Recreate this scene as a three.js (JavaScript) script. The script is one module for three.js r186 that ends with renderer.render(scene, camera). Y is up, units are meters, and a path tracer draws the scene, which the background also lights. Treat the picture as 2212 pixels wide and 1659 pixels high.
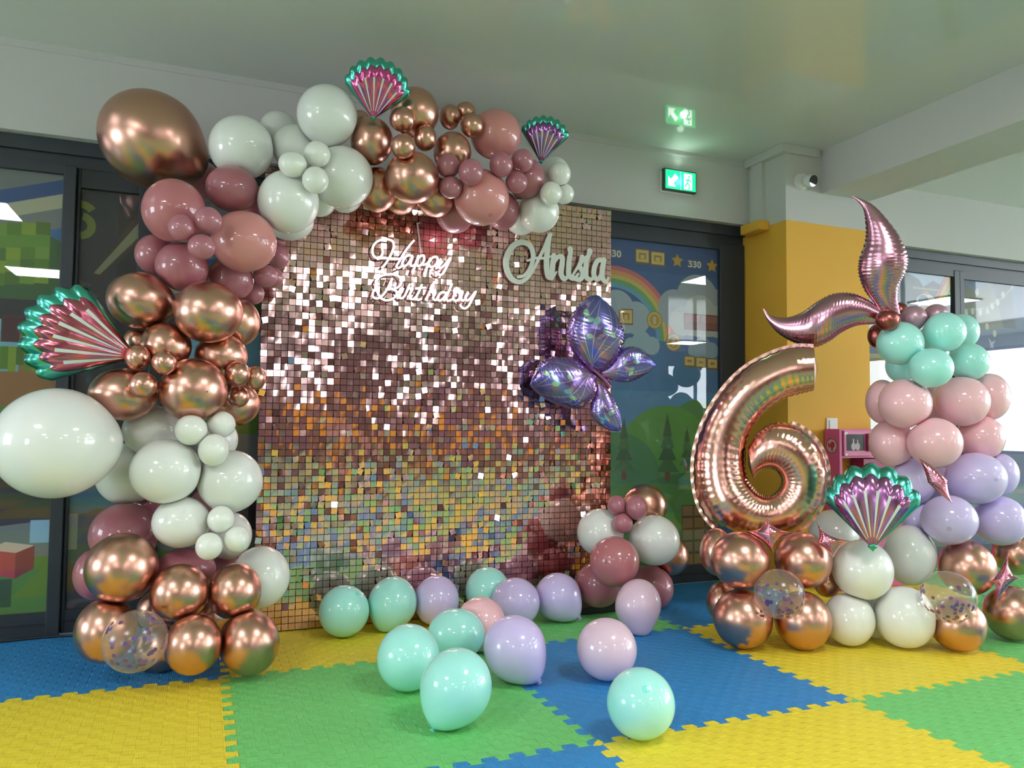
import * as THREE from 'three';
import { mergeGeometries, mergeVertices } from 'three/addons/utils/BufferGeometryUtils.js';
import { RoundedBoxGeometry } from 'three/addons/geometries/RoundedBoxGeometry.js';
import { RectAreaLightUniformsLib } from 'three/addons/lights/RectAreaLightUniformsLib.js';

RectAreaLightUniformsLib.init();
const scene = new THREE.Scene();

// ---------------------------------------------------------------- camera, sky, lights, exposure
const camera = new THREE.PerspectiveCamera(53.16, 2212 / 1659, 0.05, 60);
camera.rotation.order = 'YXZ';
camera.position.set(-0.111, 0.941, 3.063);
camera.rotation.set(0.0521, -0.3848, 0.0093);
scene.add(camera);

scene.background = new THREE.Color().setRGB(0.86, 0.94, 1.0);   // bright overcast sky outside the windows
scene.backgroundIntensity = 14.0;

const renderer = new THREE.WebGLRenderer({ antialias: true });
renderer.toneMapping = THREE.LinearToneMapping;
renderer.toneMappingExposure = 1.1;
renderer.shadowMap.enabled = true;

const CEIL = 2.61, WALL = -0.807, LAMP = 25;
const LAMP_X = [-1.83, 1.73, 5.3, 8.9], LAMP_Z = [2.35, 5.2, 8.1];
const X0 = -5, X1 = 13, Z1 = 10;

// ---------------------------------------------------------------- helpers
let seed = 20240601;
const rnd = () => { seed = (Math.imul(seed, 1664525) + 1013904223) >>> 0; return seed / 4294967296; };
const gauss = () => Math.sqrt(-2 * Math.log(rnd() + 1e-9)) * Math.cos(6.28318 * rnd());
const V = (x, y, z) => new THREE.Vector3(x, y, z);
const rgb = (r, g, b) => new THREE.Color().setRGB(r, g, b);
const used = {};
function numbered(n) { const k = used[n] = (used[n] ?? -1) + 1; return k ? `${n}_${String(k).padStart(3, '0')}` : n; }
function shade(o) { o.castShadow = true; o.receiveShadow = true; return o; }
function tag(o, label, category, group, kind) {
  if (label) o.userData.label = label;
  if (category) o.userData.category = category;
  if (group) o.userData.group = group;
  if (kind) o.userData.kind = kind;
  return o;
}
function mesh(name, geo, mat, parent) {
  const o = shade(new THREE.Mesh(geo, mat));
  o.name = parent ? name : numbered(name);
  (parent ?? scene).add(o);
  return o;
}
function group(name, at = [0, 0, 0], turn = [0, 0, 0]) {
  const o = new THREE.Group(); o.name = numbered(name);
  o.position.set(...at); o.rotation.set(turn[1] ?? 0, turn[0] ?? 0, turn[2] ?? 0, 'YXZ');
  scene.add(o); return o;
}
const structure = (name, geo, mat, label, category) => tag(mesh(name, geo, mat), label, category, null, 'structure');
function box(x0, x1, y0, y1, z0, z1, round = 0) {
  const w = x1 - x0, h = y1 - y0, d = z1 - z0;
  const g = round ? new RoundedBoxGeometry(w, h, d, 2, round) : new THREE.BoxGeometry(w, h, d);
  g.translate((x0 + x1) / 2, (y0 + y1) / 2, (z0 + z1) / 2);
  return g;
}
const merge = (list) => mergeGeometries(list.map((g) => (g.index ? g.toNonIndexed() : g)).map((g) => { for (const k of Object.keys(g.attributes)) if (!['position', 'normal', 'uv'].includes(k)) g.deleteAttribute(k); return g; }));
function canvas(w, h, draw) {
  const c = document.createElement('canvas'); c.width = w; c.height = h;
  const ctx = c.getContext('2d'); draw(ctx, w, h);
  const t = new THREE.CanvasTexture(c); t.colorSpace = THREE.SRGBColorSpace; t.magFilter = THREE.LinearFilter;
  return t;
}
function dataMap(w, h, fn, srgb = false) {
  const a = new Uint8Array(w * h * 4);
  for (let y = 0; y < h; y++) for (let x = 0; x < w; x++) {
    const v = fn(x / w, y / h, x, y), k = (y * w + x) * 4;
    const c = Array.isArray(v) ? v : [v, v, v];
    for (let i = 0; i < 3; i++) a[k + i] = Math.max(0, Math.min(255, Math.round(c[i] * 255)));
    a[k + 3] = 255;
  }
  const t = new THREE.DataTexture(a, w, h); t.magFilter = THREE.LinearFilter; t.minFilter = THREE.LinearFilter;
  t.wrapS = t.wrapT = THREE.RepeatWrapping; if (srgb) t.colorSpace = THREE.SRGBColorSpace;
  t.needsUpdate = true; return t;
}
const std = (o) => new THREE.MeshStandardMaterial(o), phys = (o) => new THREE.MeshPhysicalMaterial(o);

const BALLOONS = [
["R", -0.402, 0.195, -0.044, 0.1018, 0.1128, 0.093, -0.235, 0.0, "rose gold chrome balloon on the blue mat, behind and left of the clear confetti balloon"],
["R", -0.112, 0.154, 0.093, 0.0965, 0.1036, 0.001, -0.259, 0.0, "rose gold chrome balloon on the floor just right of the clear confetti balloon"],
["R", 0.078, 0.131, 0.05, 0.1061, 0.1176, -0.063, -0.262, -15.0, "rose gold chrome balloon touching the green mat, lowest right of the left garland"],
["R", -0.229, 0.076, -0.177, 0.0893, 0.0929, 0.037, -0.26, 0.0, "rose gold balloon mostly hidden in shadow behind the left confetti balloon"],
["R", -0.358, 0.41, -0.055, 0.1219, 0.1249, 0.079, -0.168, 0.0, "large rose gold chrome balloon above the left confetti balloon, under the wide mauve one"],
["R", -0.163, 0.319, 0.0, 0.1001, 0.1021, 0.017, -0.2, 0.0, "rose gold chrome balloon in the middle of the second row of the left garland foot"],
["R", 0.026, 0.307, -0.017, 0.096, 0.1036, -0.044, -0.203, 0.0, "rose gold chrome balloon right in the second row, in front of a white one"],
["C", -0.294, 0.195, 0.14, 0.1041, 0.1025, 0.063, -0.249, -25.0, "clear confetti balloon with purple dots at the foot of the left garland"],
["M", -0.371, 0.501, -0.265, 0.1243, 0.1226, 0.078, -0.131, 0.0, "wide dusty mauve balloon resting on the big rose gold one, lower left garland"],
["M", -0.47, 0.342, -0.349, 0.0825, 0.0999, 0.105, -0.173, 0.0, "dusty mauve balloon half hidden at the far left, beside the dark door"],
["M", -0.149, 0.366, -0.178, 0.1115, 0.0866, 0.012, -0.175, 0.0, "dusty mauve balloon showing as a band under the white egg shaped balloon"],
["M", 0.002, 0.289, -0.421, 0.0913, 0.0851, -0.032, -0.185, 0.0, "sliver of deep mauve balloon under the small white trio, lower left garland"],
["W", 0.129, 0.32, -0.19, 0.1143, 0.122, -0.073, -0.188, 0.0, "white balloon at the right foot of the left garland against the sequins"],
["W", -0.166, 0.562, -0.088, 0.1036, 0.0956, 0.017, -0.12, 0.0, "white balloon between the wide mauve balloon and the lower small white trio"],
["W", 0.012, 0.473, -0.314, 0.0891, 0.0968, -0.036, -0.137, 0.0, "white balloon behind the lower trio of small white balloons"],
["w", -0.03, 0.576, -0.01, 0.0483, 0.0509, -0.026, -0.118, 0.0, "small white balloon, topmost of the lower white trio"],
["w", -0.069, 0.485, 0.03, 0.0471, 0.0496, -0.014, -0.149, 0.0, "small white balloon, lower left of the lower white trio"],
["w", 0.027, 0.503, 0.01, 0.047, 0.0489, -0.045, -0.142, 0.0, "small white balloon, lower right of the lower white trio"],
["W", 0.002, 0.71, -0.1, 0.1206, 0.1204, -0.036, -0.073, 0.0, "big white balloon at the sequin edge, under the middle white trio"],
["W", -0.224, 0.755, -0.052, 0.123, 0.1188, 0.036, -0.06, 0.0, "big round white balloon at the centre front of the left garland"],
["W", -0.371, 0.73, -0.322, 0.1174, 0.1214, 0.077, -0.062, 0.0, "shaded white balloon behind the huge white egg and the big round one"],
["W", -0.282, 0.902, -0.248, 0.1097, 0.0993, 0.052, -0.012, 0.0, "white balloon under the rose gold cluster, right of the huge white egg"],
["W", -0.042, 0.864, -0.367, 0.081, 0.0885, -0.02, -0.022, 0.0, "white balloon peeking out behind the middle white trio"],
["w", -0.142, 0.908, 0.005, 0.0564, 0.056, 0.01, -0.011, 0.0, "small white balloon, left one of the middle white trio"],
["w", -0.037, 0.929, -0.06, 0.051, 0.051, -0.024, -0.004, 0.0, "small white balloon, right one of the middle white trio"],
["w", -0.063, 0.835, 0.02, 0.0541, 0.0595, -0.016, -0.035, 0.0, "small white balloon, lowest of the middle white trio"],
["W", -0.573, 0.86, -0.02, 0.1985, 0.1915, 0.149, -0.026, 0.0, "huge white egg shaped balloon at the left edge under the shell"],
["R", -0.054, 0.144, -0.36, 0.0918, 0.0909, -0.016, -0.229, 0.0, "rose gold balloon deep in the gap between the two lower rows of the left garland"],
["R", -0.249, 0.203, -0.27, 0.0721, 0.0762, 0.041, -0.218, 0.0, "rose gold balloon deep in the gap above the left confetti balloon"],
["M", -0.282, 0.598, -0.42, 0.079, 0.0861, 0.049, -0.098, 0.0, "mauve balloon deep in the gap left of the lower white balloons"],
["M", -0.06, 0.57, -0.44, 0.091, 0.0965, -0.014, -0.106, 0.0, "mauve balloon deep in the gap behind the lower white trio"],
["R", -0.335, 1.402, -0.2, 0.1238, 0.1101, 0.069, 0.14, 12.0, "rose gold balloon above the big pink shell, left of the cluster"],
["R", -0.094, 1.357, -0.076, 0.125, 0.118, -0.005, 0.132, 0.0, "large rose gold chrome balloon at the top centre of the left rose gold cluster"],
["R", 0.023, 1.348, -0.278, 0.0863, 0.0989, -0.04, 0.121, 0.0, "rose gold balloon behind at the right edge, level with the large top one"],
["R", -0.242, 1.227, -0.16, 0.0924, 0.0924, 0.041, 0.088, 0.0, "rose gold balloon right of the shell tip, above two small ones"],
["R", -0.041, 1.199, -0.2, 0.1001, 0.0941, -0.021, 0.079, 0.0, "rose gold balloon under the large top one, above the small right trio"],
["R", -0.138, 1.057, -0.065, 0.1208, 0.1203, 0.009, 0.037, 0.0, "large rose gold chrome balloon at the bottom of the cluster, above white ones"],
["R", -0.378, 1.038, -0.139, 0.1205, 0.0986, 0.083, 0.03, 0.0, "rose gold balloon between the shell's lower edge and the huge white egg"],
["R", 0.016, 1.014, -0.313, 0.1026, 0.0938, -0.037, 0.022, 0.0, "rose gold balloon behind the small right trio, touching the sequins"],
["R", -0.348, 1.241, -0.255, 0.0552, 0.0614, 0.072, 0.09, 0.0, "dark rose gold balloon glimpsed behind the shell tip"],
["r", -0.333, 1.172, -0.08, 0.0446, 0.0496, 0.071, 0.073, 0.0, "small rose gold balloon at the tip of the big pink shell"],
["r", -0.238, 1.152, 0.015, 0.0428, 0.0453, 0.042, 0.069, 0.0, "small rose gold balloon right of the one at the shell tip"],
["r", -0.306, 1.069, -0.008, 0.0498, 0.0469, 0.064, 0.042, 0.0, "small rose gold balloon below the two at the shell tip"],
["r", 0.018, 1.125, -0.1, 0.0475, 0.0486, -0.041, 0.058, 0.0, "small rose gold balloon, left one of the trio by the sequins"],
["r", 0.087, 1.115, -0.154, 0.042, 0.048, -0.061, 0.054, 0.0, "small rose gold balloon, rightmost of the trio by the sequins"],
["r", 0.027, 1.039, -0.18, 0.0417, 0.0424, -0.042, 0.03, 0.0, "small rose gold balloon, lowest of the trio by the sequins"],
["D", -0.228, 1.75, -0.14, 0.1161, 0.1221, 0.036, 0.247, 0.0, "large dusty rose balloon under the giant rose gold one"],
["M", -0.142, 2.017, -0.605, 0.0903, 0.0902, 0.009, 0.286, 0.0, "mauve balloon wedged under the giant rose gold balloon"],
["M", -0.019, 1.882, -0.206, 0.1022, 0.0927, -0.028, 0.28, 0.0, "mauve balloon left of the white cluster, above the salmon balloon"],
["P", 0.03, 1.657, -0.146, 0.1255, 0.1216, -0.044, 0.219, 0.0, "large salmon pink balloon at the right of the left mauve cluster"],
["M", -0.299, 1.609, -0.316, 0.0761, 0.0809, 0.056, 0.195, 0.0, "mauve balloon at the left edge of the mauve cluster, in front of the dark door"],
["M", -0.195, 1.547, -0.2, 0.0987, 0.0972, 0.026, 0.184, 0.0, "mauve balloon at the bottom of the cluster above the rose gold ones"],
["M", -0.013, 1.529, -0.3, 0.0954, 0.0912, -0.029, 0.173, 0.0, "mauve balloon tucked under the large salmon balloon"],
["m", 0.184, 1.764, -0.509, 0.0419, 0.0451, -0.082, 0.226, 0.0, "small mauve balloon between the salmon balloon and the white cluster"],
["m", 0.193, 1.678, -0.494, 0.0457, 0.0554, -0.085, 0.204, 0.0, "small mauve balloon at the right of the salmon balloon over the sequins"],
["m", 0.124, 1.551, -0.281, 0.0498, 0.048, -0.07, 0.18, 0.0, "small mauve balloon below right of the salmon balloon, front of its pair"],
["m", 0.162, 1.56, -0.36, 0.0438, 0.0454, -0.08, 0.178, 0.0, "small mauve balloon half hidden behind its neighbour below the salmon balloon"],
["m", 0.084, 1.489, -0.383, 0.0452, 0.0473, -0.056, 0.158, 0.0, "small deep mauve balloon peeking out above the right rose gold ones"],
["m", -0.195, 1.65, 0.02, 0.0461, 0.0492, 0.028, 0.229, 0.0, "small mauve balloon, left one of the trio on the left cluster"],
["m", -0.106, 1.687, 0.02, 0.0513, 0.0506, -0.002, 0.241, 0.0, "small mauve balloon, top right of the trio on the left cluster"],
["m", -0.125, 1.584, 0.03, 0.0484, 0.0471, 0.005, 0.209, 0.0, "small mauve balloon, lowest of the trio on the left cluster"],
["R", -0.326, 2.108, -0.42, 0.2153, 0.1971, 0.062, 0.323, 32.0, "giant rose gold chrome balloon at the upper left corner of the garland"],
["M", 0.092, 1.873, -0.4, 0.0839, 0.0861, -0.059, 0.263, 0.0, "mauve balloon deep in the gap between the salmon balloon and the upper white cluster"],
["W", 0.015, 2.079, -0.274, 0.129, 0.1308, -0.038, 0.329, 0.0, "white balloon right of the giant rose gold balloon"],
["W", 0.172, 2.223, -0.41, 0.084, 0.0873, -0.081, 0.353, 0.0, "white balloon at the back between two larger white ones, upper garland"],
["W", 0.229, 2.119, -0.292, 0.0917, 0.0968, -0.101, 0.336, 0.0, "white balloon directly behind the upper white trio"],
["W", 0.348, 2.229, -0.168, 0.125, 0.1269, -0.141, 0.376, 0.0, "topmost white balloon, left of the bright pink shell"],
["W", 0.415, 1.977, -0.176, 0.1301, 0.1287, -0.161, 0.306, 0.0, "white balloon right of the upper white trio, next to rose gold ones"],
["W", 0.198, 1.841, -0.156, 0.1219, 0.1272, -0.096, 0.271, 0.0, "white balloon below the upper white trio, right of the mauve balloons"],
["W", 0.231, 1.838, -0.442, 0.107, 0.0908, -0.097, 0.249, 0.0, "white balloon peeking out at the bottom of the upper white cluster"],
["W", 0.35, 1.913, -0.36, 0.0694, 0.0657, -0.134, 0.275, 0.0, "white balloon sliver between the two lower balloons of the upper white cluster"],
["W", 0.467, 1.964, -0.4, 0.0778, 0.0753, -0.165, 0.283, 0.0, "white balloon sliver beneath the one next to the rose gold cluster"],
["w", 0.199, 1.96, -0.04, 0.0547, 0.0512, -0.1, 0.316, 0.0, "small white balloon, left one of the upper white trio"],
["w", 0.296, 2.022, -0.06, 0.0525, 0.0519, -0.129, 0.331, 0.0, "small white balloon, top right of the upper white trio"],
["w", 0.286, 1.902, -0.02, 0.0517, 0.0534, -0.128, 0.3, 0.0, "small white balloon, lowest of the upper white trio"],
["R", 0.544, 2.16, -0.2, 0.0909, 0.1015, -0.198, 0.351, 0.0, "rose gold chrome balloon directly under the bright pink shell"],
["R", 0.728, 2.31, -0.181, 0.1054, 0.1079, -0.253, 0.388, 0.0, "rose gold balloon at the very top, right of the bright pink shell"],
["R", 0.705, 1.996, -0.119, 0.1147, 0.1098, -0.251, 0.311, 0.0, "large rose gold chrome balloon at the centre of the arch top"],
["R", 0.905, 2.156, -0.185, 0.0851, 0.0917, -0.303, 0.343, 0.0, "rose gold balloon with a dark tip dot, left of the salmon balloons"],
["R", 0.59, 1.976, -0.284, 0.0852, 0.0998, -0.206, 0.294, 0.0, "rose gold balloon at the lower left of the top rose gold cluster"],
["R", 0.721, 1.987, -0.381, 0.0764, 0.0833, -0.237, 0.287, 0.0, "rose gold balloon peeking below the large centre one"],
["R", 0.849, 1.968, -0.256, 0.0879, 0.0919, -0.281, 0.289, 0.0, "rose gold balloon at the lower right of the top rose gold cluster"],
["R", 0.509, 2.268, -0.287, 0.0503, 0.0544, -0.183, 0.372, 0.0, "rose gold balloon glimpsed between the top white balloon and the shell"],
["r", 0.648, 2.229, -0.08, 0.0545, 0.0521, -0.237, 0.379, 0.0, "small rose gold balloon, top left of the trio right of the pink shell"],
["r", 0.64, 2.091, -0.021, 0.0506, 0.0516, -0.239, 0.348, 0.0, "small rose gold balloon, lowest of the trio right of the pink shell"],
["r", 0.759, 2.178, -0.117, 0.048, 0.0555, -0.267, 0.359, 0.0, "small rose gold balloon, right one of the trio right of the pink shell"],
["r", 0.91, 2.343, -0.245, 0.0486, 0.0561, -0.299, 0.385, 0.0, "small rose gold balloon, left one of the trio at the arch top"],
["r", 0.989, 2.387, -0.26, 0.0472, 0.0446, -0.319, 0.392, 0.0, "small rose gold balloon, rear one of the trio at the arch top"],
["r", 0.983, 2.28, -0.148, 0.052, 0.0533, -0.328, 0.376, 0.0, "small rose gold balloon, lower right of the trio at the arch top"],
["P", 1.126, 2.285, -0.22, 0.1185, 0.1148, -0.36, 0.366, 0.0, "large salmon balloon at the top right of the arch"],
["P", 1.031, 1.955, -0.142, 0.1247, 0.1253, -0.342, 0.29, 0.0, "large salmon balloon hanging lowest over the sequins, arch right"],
["M", 0.978, 1.936, -0.363, 0.0917, 0.0962, -0.308, 0.27, 0.0, "glossy mauve balloon behind the low salmon one, above the neon sign"],
["M", 1.275, 2.096, -0.213, 0.0893, 0.0947, -0.4, 0.314, 0.0, "mauve balloon behind the right small mauve trio, beside white ones"],
["M", 1.202, 1.962, -0.323, 0.0821, 0.0931, -0.37, 0.274, 0.0, "mauve balloon behind the low salmon one, towards the white end"],
["m", 0.86, 2.064, -0.099, 0.0503, 0.0525, -0.298, 0.327, 0.0, "small mauve balloon, upper left of the left trio on the arch right"],
["m", 0.937, 2.021, -0.018, 0.0527, 0.0557, -0.328, 0.32, 0.0, "small mauve balloon, right one of the left trio on the arch right"],
["m", 0.874, 1.97, -0.101, 0.0504, 0.049, -0.302, 0.301, 0.0, "small mauve balloon, lowest of the left trio on the arch right"],
["m", 1.084, 2.08, -0.04, 0.051, 0.0549, -0.367, 0.33, 0.0, "small mauve balloon, left one of the right trio on the arch right"],
["m", 1.211, 2.136, -0.102, 0.0505, 0.0525, -0.396, 0.335, 0.0, "small mauve balloon, upper right of the right trio under the purple shell"],
["m", 1.174, 2.025, -0.08, 0.0499, 0.0483, -0.388, 0.309, 0.0, "small mauve balloon, lowest of the right trio on the arch right"],
["W", 1.476, 2.182, -0.335, 0.0825, 0.0841, -0.437, 0.32, 0.0, "white balloon behind the small white ones at the right end of the arch"],
["w", 1.451, 2.14, -0.214, 0.0554, 0.0557, -0.445, 0.319, 0.0, "small white balloon, top one at the right end of the arch"],
["w", 1.374, 2.016, -0.142, 0.0517, 0.0545, -0.434, 0.296, 0.0, "small white balloon, lower left one at the right end of the arch"],
["w", 1.492, 2.057, -0.246, 0.0493, 0.0501, -0.451, 0.295, 0.0, "small white balloon, rightmost at the end of the arch"],
["W", 1.373, 1.963, -0.276, 0.0981, 0.1002, -0.418, 0.273, 0.0, "white balloon hanging above the wooden name letters"],
["W", 1.353, 1.976, -0.446, 0.0836, 0.0885, -0.395, 0.266, 0.0, "white balloon peeking out left of the one above the name letters"],
["R", 2.033, 0.525, -0.387, 0.1134, 0.1137, -0.556, -0.102, 0.0, "rose gold balloon at the top of the short column by the printed door"],
["W", 1.746, 0.407, -0.333, 0.1165, 0.1174, -0.5, -0.137, 0.0, "white balloon at the left of the short column, over the sequins"],
["W", 1.993, 0.371, -0.233, 0.1265, 0.1238, -0.568, -0.145, 0.0, "white balloon at the right of the short column"],
["D", 1.719, 0.297, -0.147, 0.117, 0.1171, -0.518, -0.172, 0.0, "dusty rose balloon at the front centre of the short column"],
["M", 1.726, 0.158, -0.313, 0.1131, 0.1123, -0.498, -0.201, 0.0, "mauve balloon sitting on the black base plate"],
["M", 2.075, 0.098, -0.404, 0.123, 0.1185, -0.562, -0.203, 0.0, "mauve balloon at the lower right of the short column"],
["R", 2.213, 0.254, -0.42, 0.0959, 0.1027, -0.588, -0.163, 0.0, "rose gold balloon half hidden behind the right white one of the short column"],
["m", 1.784, 0.549, -0.235, 0.0492, 0.049, -0.521, -0.103, 0.0, "small mauve balloon, left one of the trio on the short column"],
["m", 1.851, 0.542, -0.165, 0.0529, 0.0573, -0.546, -0.105, 0.0, "small mauve balloon, right one of the trio on the short column"],
["m", 1.791, 0.468, -0.193, 0.0475, 0.0483, -0.529, -0.125, 0.0, "small mauve balloon, lowest of the trio on the short column"],
["T", 0.499, 0.111, -0.388, 0.1095, 0.1114, -0.175, -0.232, 0.0, "mint balloon on the floor, leftmost against the sequin wall"],
["T", 0.719, 0.121, -0.411, 0.1101, 0.1212, -0.234, -0.225, 15.0, "mint balloon on the floor, second from the left against the sequin wall"],
["L", 0.935, 0.114, -0.434, 0.1055, 0.1145, -0.291, -0.223, 0.0, "lavender balloon on the floor between the mint ones at the sequin wall"],
["T", 1.194, 0.142, -0.448, 0.107, 0.1077, -0.356, -0.21, 0.0, "mint balloon furthest back on the floor at the sequin wall"],
["L", 1.272, 0.112, -0.285, 0.1143, 0.112, -0.392, -0.225, 0.0, "lavender balloon on the floor in the middle of the loose group's back row"],
["L", 1.5, 0.115, -0.299, 0.1128, 0.1153, -0.447, -0.218, -25.0, "lavender balloon on the floor left of the black base plate"],
["K", 0.991, 0.11, 0.019, 0.1037, 0.1101, -0.347, -0.251, 0.0, "pale pink balloon half hidden in the middle of the loose balloons"],
["T", 0.86, 0.1, 0.097, 0.1143, 0.1002, -0.316, -0.263, 0.0, "mint balloon in the middle of the loose group, in front of the pale pink one"],
["T", 0.594, 0.114, 0.372, 0.1102, 0.114, -0.256, -0.289, 0.0, "mint balloon at the left front, on the yellow and green mat edge"],
["T", 0.649, 0.119, 0.741, 0.1122, 0.1194, -0.316, -0.324, 20.0, "big mint balloon at the very front on the green mat"],
["L", 0.977, 0.121, 0.433, 0.1148, 0.1213, -0.392, -0.28, -25.0, "large lavender balloon beside the green and blue mat corner"],
["k", 1.307, 0.112, 0.52, 0.1106, 0.1118, -0.508, -0.277, 0.0, "pink lilac balloon standing alone on the blue mat"],
["k", 1.754, 0.121, 0.008, 0.1037, 0.1211, -0.548, -0.225, 8.0, "pink lilac balloon with a knot at its bottom beside the short column"],
["T", 1.144, 0.103, 1.023, 0.1019, 0.1032, -0.551, -0.336, 0.0, "mint balloon at the front right on the yellow mat edge"],
["R", 2.042, 0.369, 0.36, 0.1214, 0.1195, -0.672, -0.164, 0.0, "rose gold balloon under the left foot of the number six, upper row"],
["R", 2.071, 0.372, 0.162, 0.0749, 0.1064, -0.645, -0.155, 0.0, "rose gold balloon at the far left rear of the number's base, upper row"],
["R", 2.331, 0.362, 0.42, 0.1184, 0.1195, -0.746, -0.159, 0.0, "rose gold balloon under the right side of the number six, upper row"],
["R", 2.049, 0.124, 0.367, 0.1225, 0.1242, -0.675, -0.232, 0.0, "rose gold balloon on the floor, leftmost front of the number's base"],
["R", 2.087, 0.151, 0.179, 0.0683, 0.0901, -0.651, -0.214, 0.0, "rose gold balloon at the far left rear of the number's base, lower row"],
["R", 2.277, 0.122, 0.472, 0.1155, 0.1218, -0.745, -0.228, 0.0, "rose gold balloon on the yellow mat right of the left front one"],
["R", 2.514, 0.245, 0.367, 0.0576, 0.0663, -0.772, -0.183, 0.0, "rose gold balloon in the gap beside the white balloons of the base"],
["C", 2.109, 0.255, 0.523, 0.1004, 0.1007, -0.718, -0.201, 0.0, "clear confetti balloon with violet dots under the number six"],
["W", 2.565, 0.324, 0.52, 0.1241, 0.1286, -0.811, -0.166, 0.0, "white balloon at the front below the purple shell"],
["W", 2.975, 0.347, 0.409, 0.1151, 0.1392, -0.86, -0.145, 0.0, "white balloon right of the one below the purple shell"],
["W", 2.511, 0.113, 0.495, 0.1044, 0.1129, -0.796, -0.222, 0.0, "white balloon on the yellow mat, left one of the pair"],
["W", 2.712, 0.129, 0.604, 0.122, 0.1292, -0.854, -0.213, 0.0, "white balloon on the yellow mat, right one of the pair beside the confetti balloon"],
["W", 2.715, 0.099, 0.449, 0.0861, 0.0992, -0.824, -0.215, 0.0, "white balloon seen in the gap between the pair on the yellow mat"],
["W", 3.136, 0.346, -0.22, 0.1316, 0.14, -0.78, -0.128, 0.0, "white balloon in the gap between the number six and the purple shell"],
["R", 3.149, 0.306, 0.563, 0.12, 0.1254, -0.916, -0.153, 0.0, "rose gold balloon under the lavender ones, above the right confetti balloon"],
["R", 2.884, 0.112, 0.718, 0.1102, 0.1123, -0.906, -0.214, 0.0, "rose gold balloon on the floor beneath the right confetti balloon"],
["R", 3.525, 0.342, 0.527, 0.0965, 0.0997, -0.962, -0.134, 0.0, "rose gold balloon at the right edge behind the pink star"],
["R", 3.269, 0.119, 0.69, 0.1175, 0.1186, -0.959, -0.196, 0.0, "rose gold balloon on the green mat at the right edge"],
["C", 2.749, 0.25, 0.784, 0.1056, 0.1042, -0.898, -0.187, 0.0, "clear confetti balloon with violet and red dots at the right"],
["L", 3.278, 0.706, 0.521, 0.1286, 0.1211, -0.927, -0.055, 0.0, "lavender balloon at the front right, top row of the lavender part"],
["L", 3.483, 0.72, 0.488, 0.0852, 0.1025, -0.949, -0.05, 0.0, "lavender balloon at the rear right, top row of the lavender part"],
["L", 3.056, 0.684, 0.36, 0.1022, 0.1122, -0.864, -0.062, 0.0, "lavender balloon behind the shell, top row left of the lavender part"],
["L", 3.064, 0.523, 0.546, 0.1174, 0.1122, -0.9, -0.103, 0.0, "lavender balloon at the front centre, bottom row of the lavender part"],
["L", 3.409, 0.505, 0.54, 0.1128, 0.1165, -0.949, -0.1, 0.0, "lavender balloon at the right edge, bottom row of the lavender part"],
["L", 3.103, 0.502, 0.36, 0.0824, 0.0985, -0.871, -0.104, 0.0, "lavender balloon just showing right of the shell, bottom row"],
["K", 2.924, 1.052, 0.44, 0.1151, 0.1163, -0.858, 0.028, 0.0, "pale pink balloon at the front left, upper pink row"],
["K", 3.29, 1.07, 0.447, 0.1214, 0.1206, -0.915, 0.03, 0.0, "pale pink balloon at the front right, upper pink row"],
["K", 2.987, 1.066, 0.257, 0.0777, 0.109, -0.835, 0.03, 0.0, "pale pink balloon at the rear left, upper pink row"],
["K", 3.496, 1.097, 0.443, 0.0872, 0.1142, -0.942, 0.035, 0.0, "pale pink balloon at the rear right, upper pink row"],
["K", 3.002, 0.874, 0.53, 0.1149, 0.1139, -0.888, -0.017, 0.0, "pale pink balloon at the front centre, lower pink row"],
["K", 2.962, 0.867, 0.329, 0.1014, 0.1106, -0.844, -0.018, 0.0, "pale pink balloon at the left, lower pink row beside the toy kitchen"],
["K", 3.417, 0.894, 0.446, 0.1041, 0.1104, -0.932, -0.011, 0.0, "pale pink balloon at the right, lower pink row"],
["K", 3.403, 1.035, 0.2, 0.105, 0.1197, -0.887, 0.021, 0.0, "pale pink balloon deep inside the column, seen in the gap of the upper pink row"],
["K", 3.429, 0.799, 0.28, 0.0917, 0.1053, -0.904, -0.031, 0.0, "pale pink balloon deep inside the column, seen in the gap of the lower pink row"],
["L", 3.321, 0.63, 0.32, 0.1041, 0.1183, -0.896, -0.071, 0.0, "lavender balloon deep inside the column behind the front lavender ones"],
["T", 3.374, 1.346, 0.2, 0.097, 0.1103, -0.883, 0.09, 0.0, "mint balloon deep inside the column behind the front mint ones"],
["T", 2.919, 1.335, 0.424, 0.1027, 0.1019, -0.854, 0.098, 0.0, "mint balloon at the front left, upper mint row"],
["T", 3.114, 1.391, 0.5, 0.0928, 0.0933, -0.899, 0.109, 0.0, "mint balloon at the front right, upper mint row"],
["T", 3.495, 1.436, 0.3, 0.0799, 0.09, -0.917, 0.109, 0.0, "mint balloon at the rear right, upper mint row"],
["T", 2.959, 1.213, 0.552, 0.0942, 0.0905, -0.885, 0.068, 0.0, "mint balloon at the front centre, lower mint row"],
["T", 3.35, 1.263, 0.442, 0.0911, 0.0925, -0.923, 0.074, 0.0, "mint balloon at the right, lower mint row"],
["T", 3.025, 1.24, 0.335, 0.07, 0.0807, -0.855, 0.072, 0.0, "mint balloon at the rear left, lower mint row"],
["B", 2.817, 1.437, 0.447, 0.0519, 0.0511, -0.841, 0.126, 0.0, "small burgundy balloon at the foot of the mermaid fins"],
["B", 2.92, 1.383, 0.291, 0.0426, 0.0583, -0.83, 0.107, 0.0, "small burgundy balloon half hidden left of the front mint balloon"],
["B", 3.044, 1.51, 0.318, 0.0384, 0.0428, -0.855, 0.135, 0.0, "small burgundy balloon behind the upright mermaid fin"],
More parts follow.
